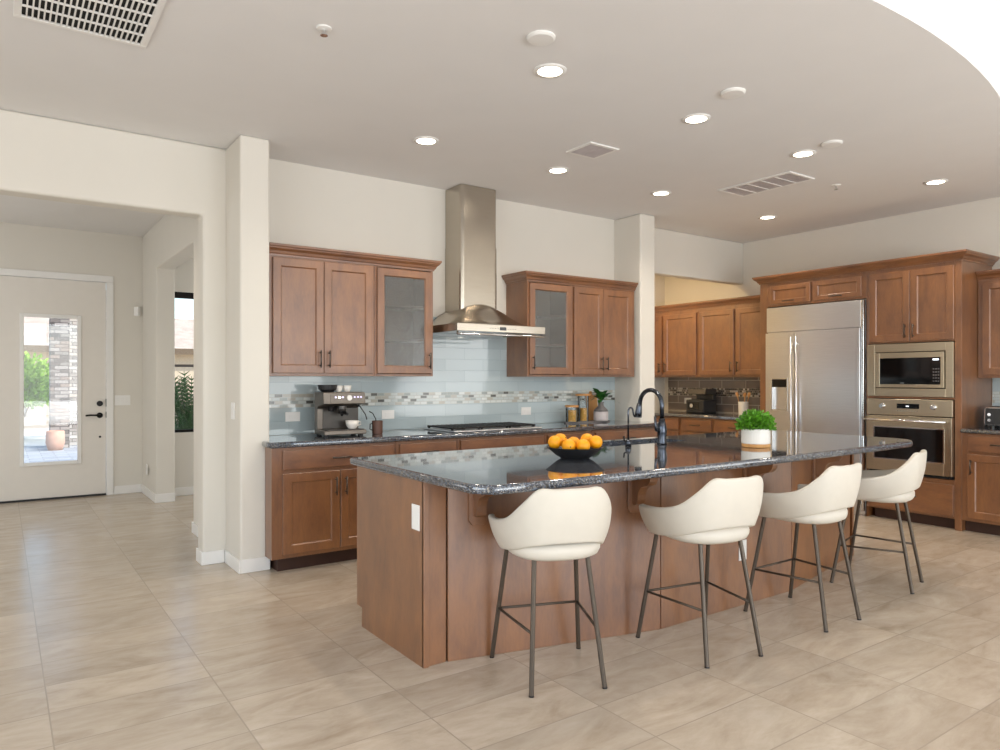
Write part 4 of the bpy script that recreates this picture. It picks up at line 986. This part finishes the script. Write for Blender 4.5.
# ------------------------------------------------------------------ switches, outlets
def plate_y(x, z, y, w=.075, h=.118, name='outlet', label='', cat='outlet', horiz=False, n=1):
    if horiz: w, h = h, w
    t = thing(name, label, cat, (x, y, z)); obj('cover_plate', bx(NB(), -w / 2, w / 2, -.006, -.0005, -h / 2, h / 2), 'plastic', t, bevel=.002)
    for k in range(n):
        cx = (k - (n - 1) / 2) * .046; obj('rocker' if cat == 'light switch' else 'receptacle', bx(NB(), cx - (.03 if horiz else .016), cx + (.03 if horiz else .016), -.0085, -.006, -(.016 if horiz else .032), (.016 if horiz else .032)), 'trim', t, bevel=.001)
    return t
plate_y(1.18, 1.10, 9.4, .165, .118, 'light_switch', 'three-rocker white switch plate beside the front door', 'light switch', n=3)
plate_y(1.877, 1.054, BSY, label='white outlet left of the espresso machine', horiz=True)
plate_y(2.70, 1.048, BSY, label='white outlet between the espresso machine and cooktop', horiz=True)
plate_y(4.175, 1.039, BSY, label='white outlet between the cooktop and the jars', horiz=True)
def plate_x(x, y, z, w, h, name, label, cat):
    t = thing(name, label, cat, (x, y, z), R(-90)); obj('cover_plate', bx(NB(), -w / 2, w / 2, -.006, -.0005, -h / 2, h / 2), 'plastic', t, bevel=.002)
    obj('rocker' if cat == 'light switch' else 'receptacle', bx(NB(), -.016 if h > w else -.032, .016 if h > w else .032, -.0085, -.006, -.032 if h > w else -.016, .032 if h > w else .016), 'trim', t, bevel=.001)
plate_x(1.362, 5.24, 1.122, .09, .12, 'light_switch', 'single white switch on the left face of the pillar', 'light switch')
plate_x(1.37, 8.93, .32, .075, .118, 'outlet', 'small white outlet low on the foyer side wall', 'outlet')
plate_x(XW - .008, 6.39, 1.055, .118, .08, 'outlet', 'white outlet on the taupe pantry tile', 'outlet')
t = thing('motion_sensor', 'small white motion sensor in the foyer wall corner', 'sensor', (1.325, 9.34, 2.15), R(-45)); obj('housing', bx(NB(), -.03, .03, -.02, .025, -.055, .055), 'plastic', t, bevel=.008); obj('lens', bx(NB(), -.02, .02, -.023, -.0195, -.03, .01), 'trim', t)

# ------------------------------------------------------------------ ceiling fixtures
LP = [((2.478, 3.04), 'round recessed ceiling light nearest the camera'), ((2.482, 4.44), 'recessed ceiling light just left of the range hood chimney'), ((3.711, 4.45), 'recessed ceiling light just right of the range hood chimney'),
      ((3.714, 3.05), 'recessed ceiling light over the island middle beside a round cover'), ((4.94, 4.458), 'recessed ceiling light in front of the right pillar'), ((4.95, 3.06), 'recessed ceiling light over the far end of the island'),
      ((6.585, 4.475), 'recessed ceiling light in front of the refrigerator'), ((6.594, 2.84), 'recessed ceiling light at the far right in front of the ovens'), ((.377, 6.886), 'recessed ceiling light in the foyer ceiling')]
for i, ((x, y), lb) in enumerate(LP):
    t = thing('recessed_light', lb, 'ceiling light', (x, y, ZC), 0, 'recessed ceiling lights')
    obj('trim_ring', lathe(NB(), [(.066, -.0005), (.092, -.0005), (.090, -.006), (.068, -.008)], 0, 0, 32), 'trim', t, smooth=True)
    obj('lamp', lathe(NB(), [(0, -.004), (.068, -.004), (.068, -.001), (0, -.001)], 0, 0, 32), 'lamp', t)
    light('SPOT', 'downlight', (x, y, ZC - .03), 26, (1, .88, .74), (0, 0, 0), spot_size=R(140), spot_blend=.7, shadow_soft_size=.06)
t = None
light('AREA', 'pantry_lamp', (6.1, 6.2, 2.95), 26, (1, .72, .38), (0, 0, 0), shape='DISK', size=.25)
for (x, y), lb in (((2.199, 2.768), 'round white blank cover beside the nearest ceiling light'), ((3.55, 2.644), 'round white blank cover over the island middle'), ((4.9, 2.805), 'round white blank cover over the island far end')):
    o_ = tag(obj('ceiling_cover', lathe(NB(), [(0, -.0005), (.072, -.0005), (.072, -.008), (.062, -.016), (0, -.018)], 0, 0, 32), 'trim', smooth=False, bevel=0), lb, 'ceiling cover', 'blank ceiling covers'); o_.location = (x, y, ZC)
for (x, y), lb in (((1.283, 3.302), 'small fire sprinkler on the ceiling at the left'), ((5.99, 3.392), 'small fire sprinkler on the ceiling at the right')):
    t = thing('fire_sprinkler', lb, 'sprinkler', (x, y, ZC)); obj('escutcheon', lathe(NB(), [(0, -.0005), (.038, -.0005), (.036, -.006), (.012, -.01), (0, -.01)], 0, 0, 24), 'trim', t)
    obj('sprinkler_head', lathe(NB(), [(0, -.01), (.008, -.01), (.006, -.03), (.018, -.034), (.018, -.037), (0, -.037)], 0, 0, 16), 'chrome', t)
def vent(x0, x1, y0, y1, label, style):
    t = thing('ceiling_vent', label, 'vent', ((x0 + x1) / 2, (y0 + y1) / 2, ZC)); a, b = (x1 - x0) / 2, (y1 - y0) / 2; f = .028
    bm = NB(); bx(bm, -a, a, -b, -b + f, -.012, -.0005); bx(bm, -a, a, b - f, b, -.012, -.0005); bx(bm, -a, -a + f, -b + f, b - f, -.012, -.0005); bx(bm, a - f, a, -b + f, b - f, -.012, -.0005)
    obj('frame', bm, 'trim', t, bevel=.003)
    obj('backing', bx(NB(), -a + f, a - f, -b + f, b - f, -.0015, -.0005), 'dark' if style != 'fine' else 'greyvase', t)
    bm = NB()
    if style == 'grid':
        n = 22; st = (2 * a - 2 * f) / n
        for k in range(n + 1): x = -a + f + k * st; bx(bm, x - .0035, x + .0035, -b + f, b - f, -.011, -.002)
        m_ = 6; st = (2 * b - 2 * f) / m_
        for k in range(1, m_): y = -b + f + k * st; bx(bm, -a + f, a - f, y - .005, y + .005, -.012, -.004)
    elif style == 'fine':
        n = 26; st = (2 * a - 2 * f) / n
        for k in range(n + 1): x = -a + f + k * st; bx(bm, x - .004, x + .004, -b + f, b - f, -.009, -.003)
        dv = NB()
        for k in range(1, 5): y = -b + f + k * (2 * b - 2 * f) / 5; bx(dv, -a + f, a - f, y - .006, y + .006, -.0125, -.003)
        obj('divider', dv, 'trim', t)
    else:
        n = 12; st = (2 * b - 2 * f) / n
        for k in range(n): y = -b + f + (k + .5) * st; bx(bm, -a + f, a - f, y - .006, y + .006, -.012, -.003)
        bx(bm, -.005, .005, -b + f, b - f, -.0125, -.003)
    obj('louvers', bm, 'trim' if style == 'grid' else 'palegrey', t)
vent(.05, .61, 3.27, 4.012, 'large white return air grille at the top left of the ceiling', 'grid')
vent(3.45, 3.735, 3.775, 4.05, 'small square white ceiling vent near the range hood', 'sq')
vent(5.27, 5.635, 3.375, 4.09, 'long rectangular white ceiling vent in front of the refrigerator', 'fine')

# ------------------------------------------------------------------ outside
struct('ground', bx(NB(), -30, 40, 9.56, 60, -.4, -.02), 'gravel')
struct('porch_paving', bx(NB(), -4, 8, 9.56, 17.0, -.02, 0.0), 'paver')
struct('driveway', bx(NB(), -12, 14, 17.0, 23.0, -.02, 0.0), 'conc')
tag(obj('stone_column', bx(NB(), .80, 1.12, 16.3, 16.75, 0.0, 3.4), 'stone'), 'stacked stone porch column seen through the front door glass', 'column')
tag(obj('stone_wall', bx(NB(), 1.13, 2.2, 16.8, 17.1, 0.0, 3.2), 'stone_sunlit'), 'stacked stone wall in painted sunlit tones right of the porch column', 'wall')
tag(obj('porch_beam', bx(NB(), -2.0, 3.5, 16.3, 16.75, 3.4, 3.7), 'stucco'), 'stucco porch beam over the stone column', 'beam')
tag(obj('terracotta_planter', lathe(NB(), [(0, 0), (.12, 0), (.16, .15), (.15, .36), (.13, .37), (.13, .33), (0, .32)], .86, 15.9, 24), 'terra', smooth=True), 'terracotta pot beside the stone porch column', 'pot')
t = thing('shrub', 'bright green desert shrub outside the front door', 'shrub', (.28, 19.0, 0))
obj('foliage', leaves(5000, .1, 0, 1.0, .85, .7, .92, .11, .2, .2), 'leafy', t)
bm = NB()
for k in range(7):
    a = k * .9; tube(bm, [(0, 0, 0), (.15 * math.cos(a), .15 * math.sin(a), .5), (.4 * math.cos(a), .4 * math.sin(a), 1.1)], .02, 6, [.03, .02, .01])
obj('branches', bm, 'bark', t)
t = thing('neighbor_house', 'neighbouring stucco house with pale tile roof across the street', 'house', (2, 31, 0))
obj('walls', bx(NB(), -10, 14, 0, 8, 0, 2.6), 'stucco', t)
bm = NB(); v = [bm.verts.new(p) for p in ((-10.6, -.6, 2.55), (14.6, -.6, 2.55), (14.6, 8.6, 2.55), (-10.6, 8.6, 2.55), (-8, 4, 4.1), (12, 4, 4.1))]
for f in ((0, 1, 5, 4), (1, 2, 5), (2, 3, 4, 5), (3, 0, 4), (0, 3, 2, 1)): bm.faces.new([v[i] for i in f])
obj('roof', bm, 'rooft', t)
obj('fascia', bx(NB(), -10.6, 14.6, -.62, -.58, 2.33, 2.56), 'bark', t)
obj('garage_door', bx(NB(), -4.5, -1.2, -.03, 0, 0, 2.2), 'greyvase', t); obj('window', bx(NB(), 1.5, 3.2, -.03, 0, .9, 2.1), 'blackglass', t)
# plant outside the side room window
t = thing('frond_plant', 'dark green feathery plant outside the side room window', 'plant', (2.02, 9.75, -.02))
bm = NB(); rnd = random.Random(5)
bs = NB()
for k in range(80):
    a = rnd.uniform(0, 2 * math.pi); L_ = rnd.uniform(.15, .5); h = rnd.uniform(.9, 1.75); pts = []
    for q in range(9):
        u = q / 8; pts.append(Vector((L_ * u ** 1.4 * math.cos(a), .45 * L_ * u ** 1.4 * math.sin(a), h * (u - .1 * u * u))))
    tube(bs, pts, .004, 5)
    for q in range(2, 26):
        u = q / 26; i = min(7, int(u * 8)); p = pts[i].lerp(pts[i + 1], u * 8 - i); tdir = (pts[i + 1] - pts[i]).normalized(); sd = tdir.cross(Vector((math.sin(a), -math.cos(a), .1))).normalized(); sd = Vector((-math.sin(a), math.cos(a), 0)) + sd * .5
        for s_ in (-1, 1):
            tip = p + (sd * s_ + tdir * .8).normalized() * .10; w_ = tdir * .012
            bm.faces.new([bm.verts.new(p - w_), bm.verts.new(tip), bm.verts.new(p + w_)])
obj('fronds', bm, 'leafd', t); obj('stems', bs, 'leafd', t)
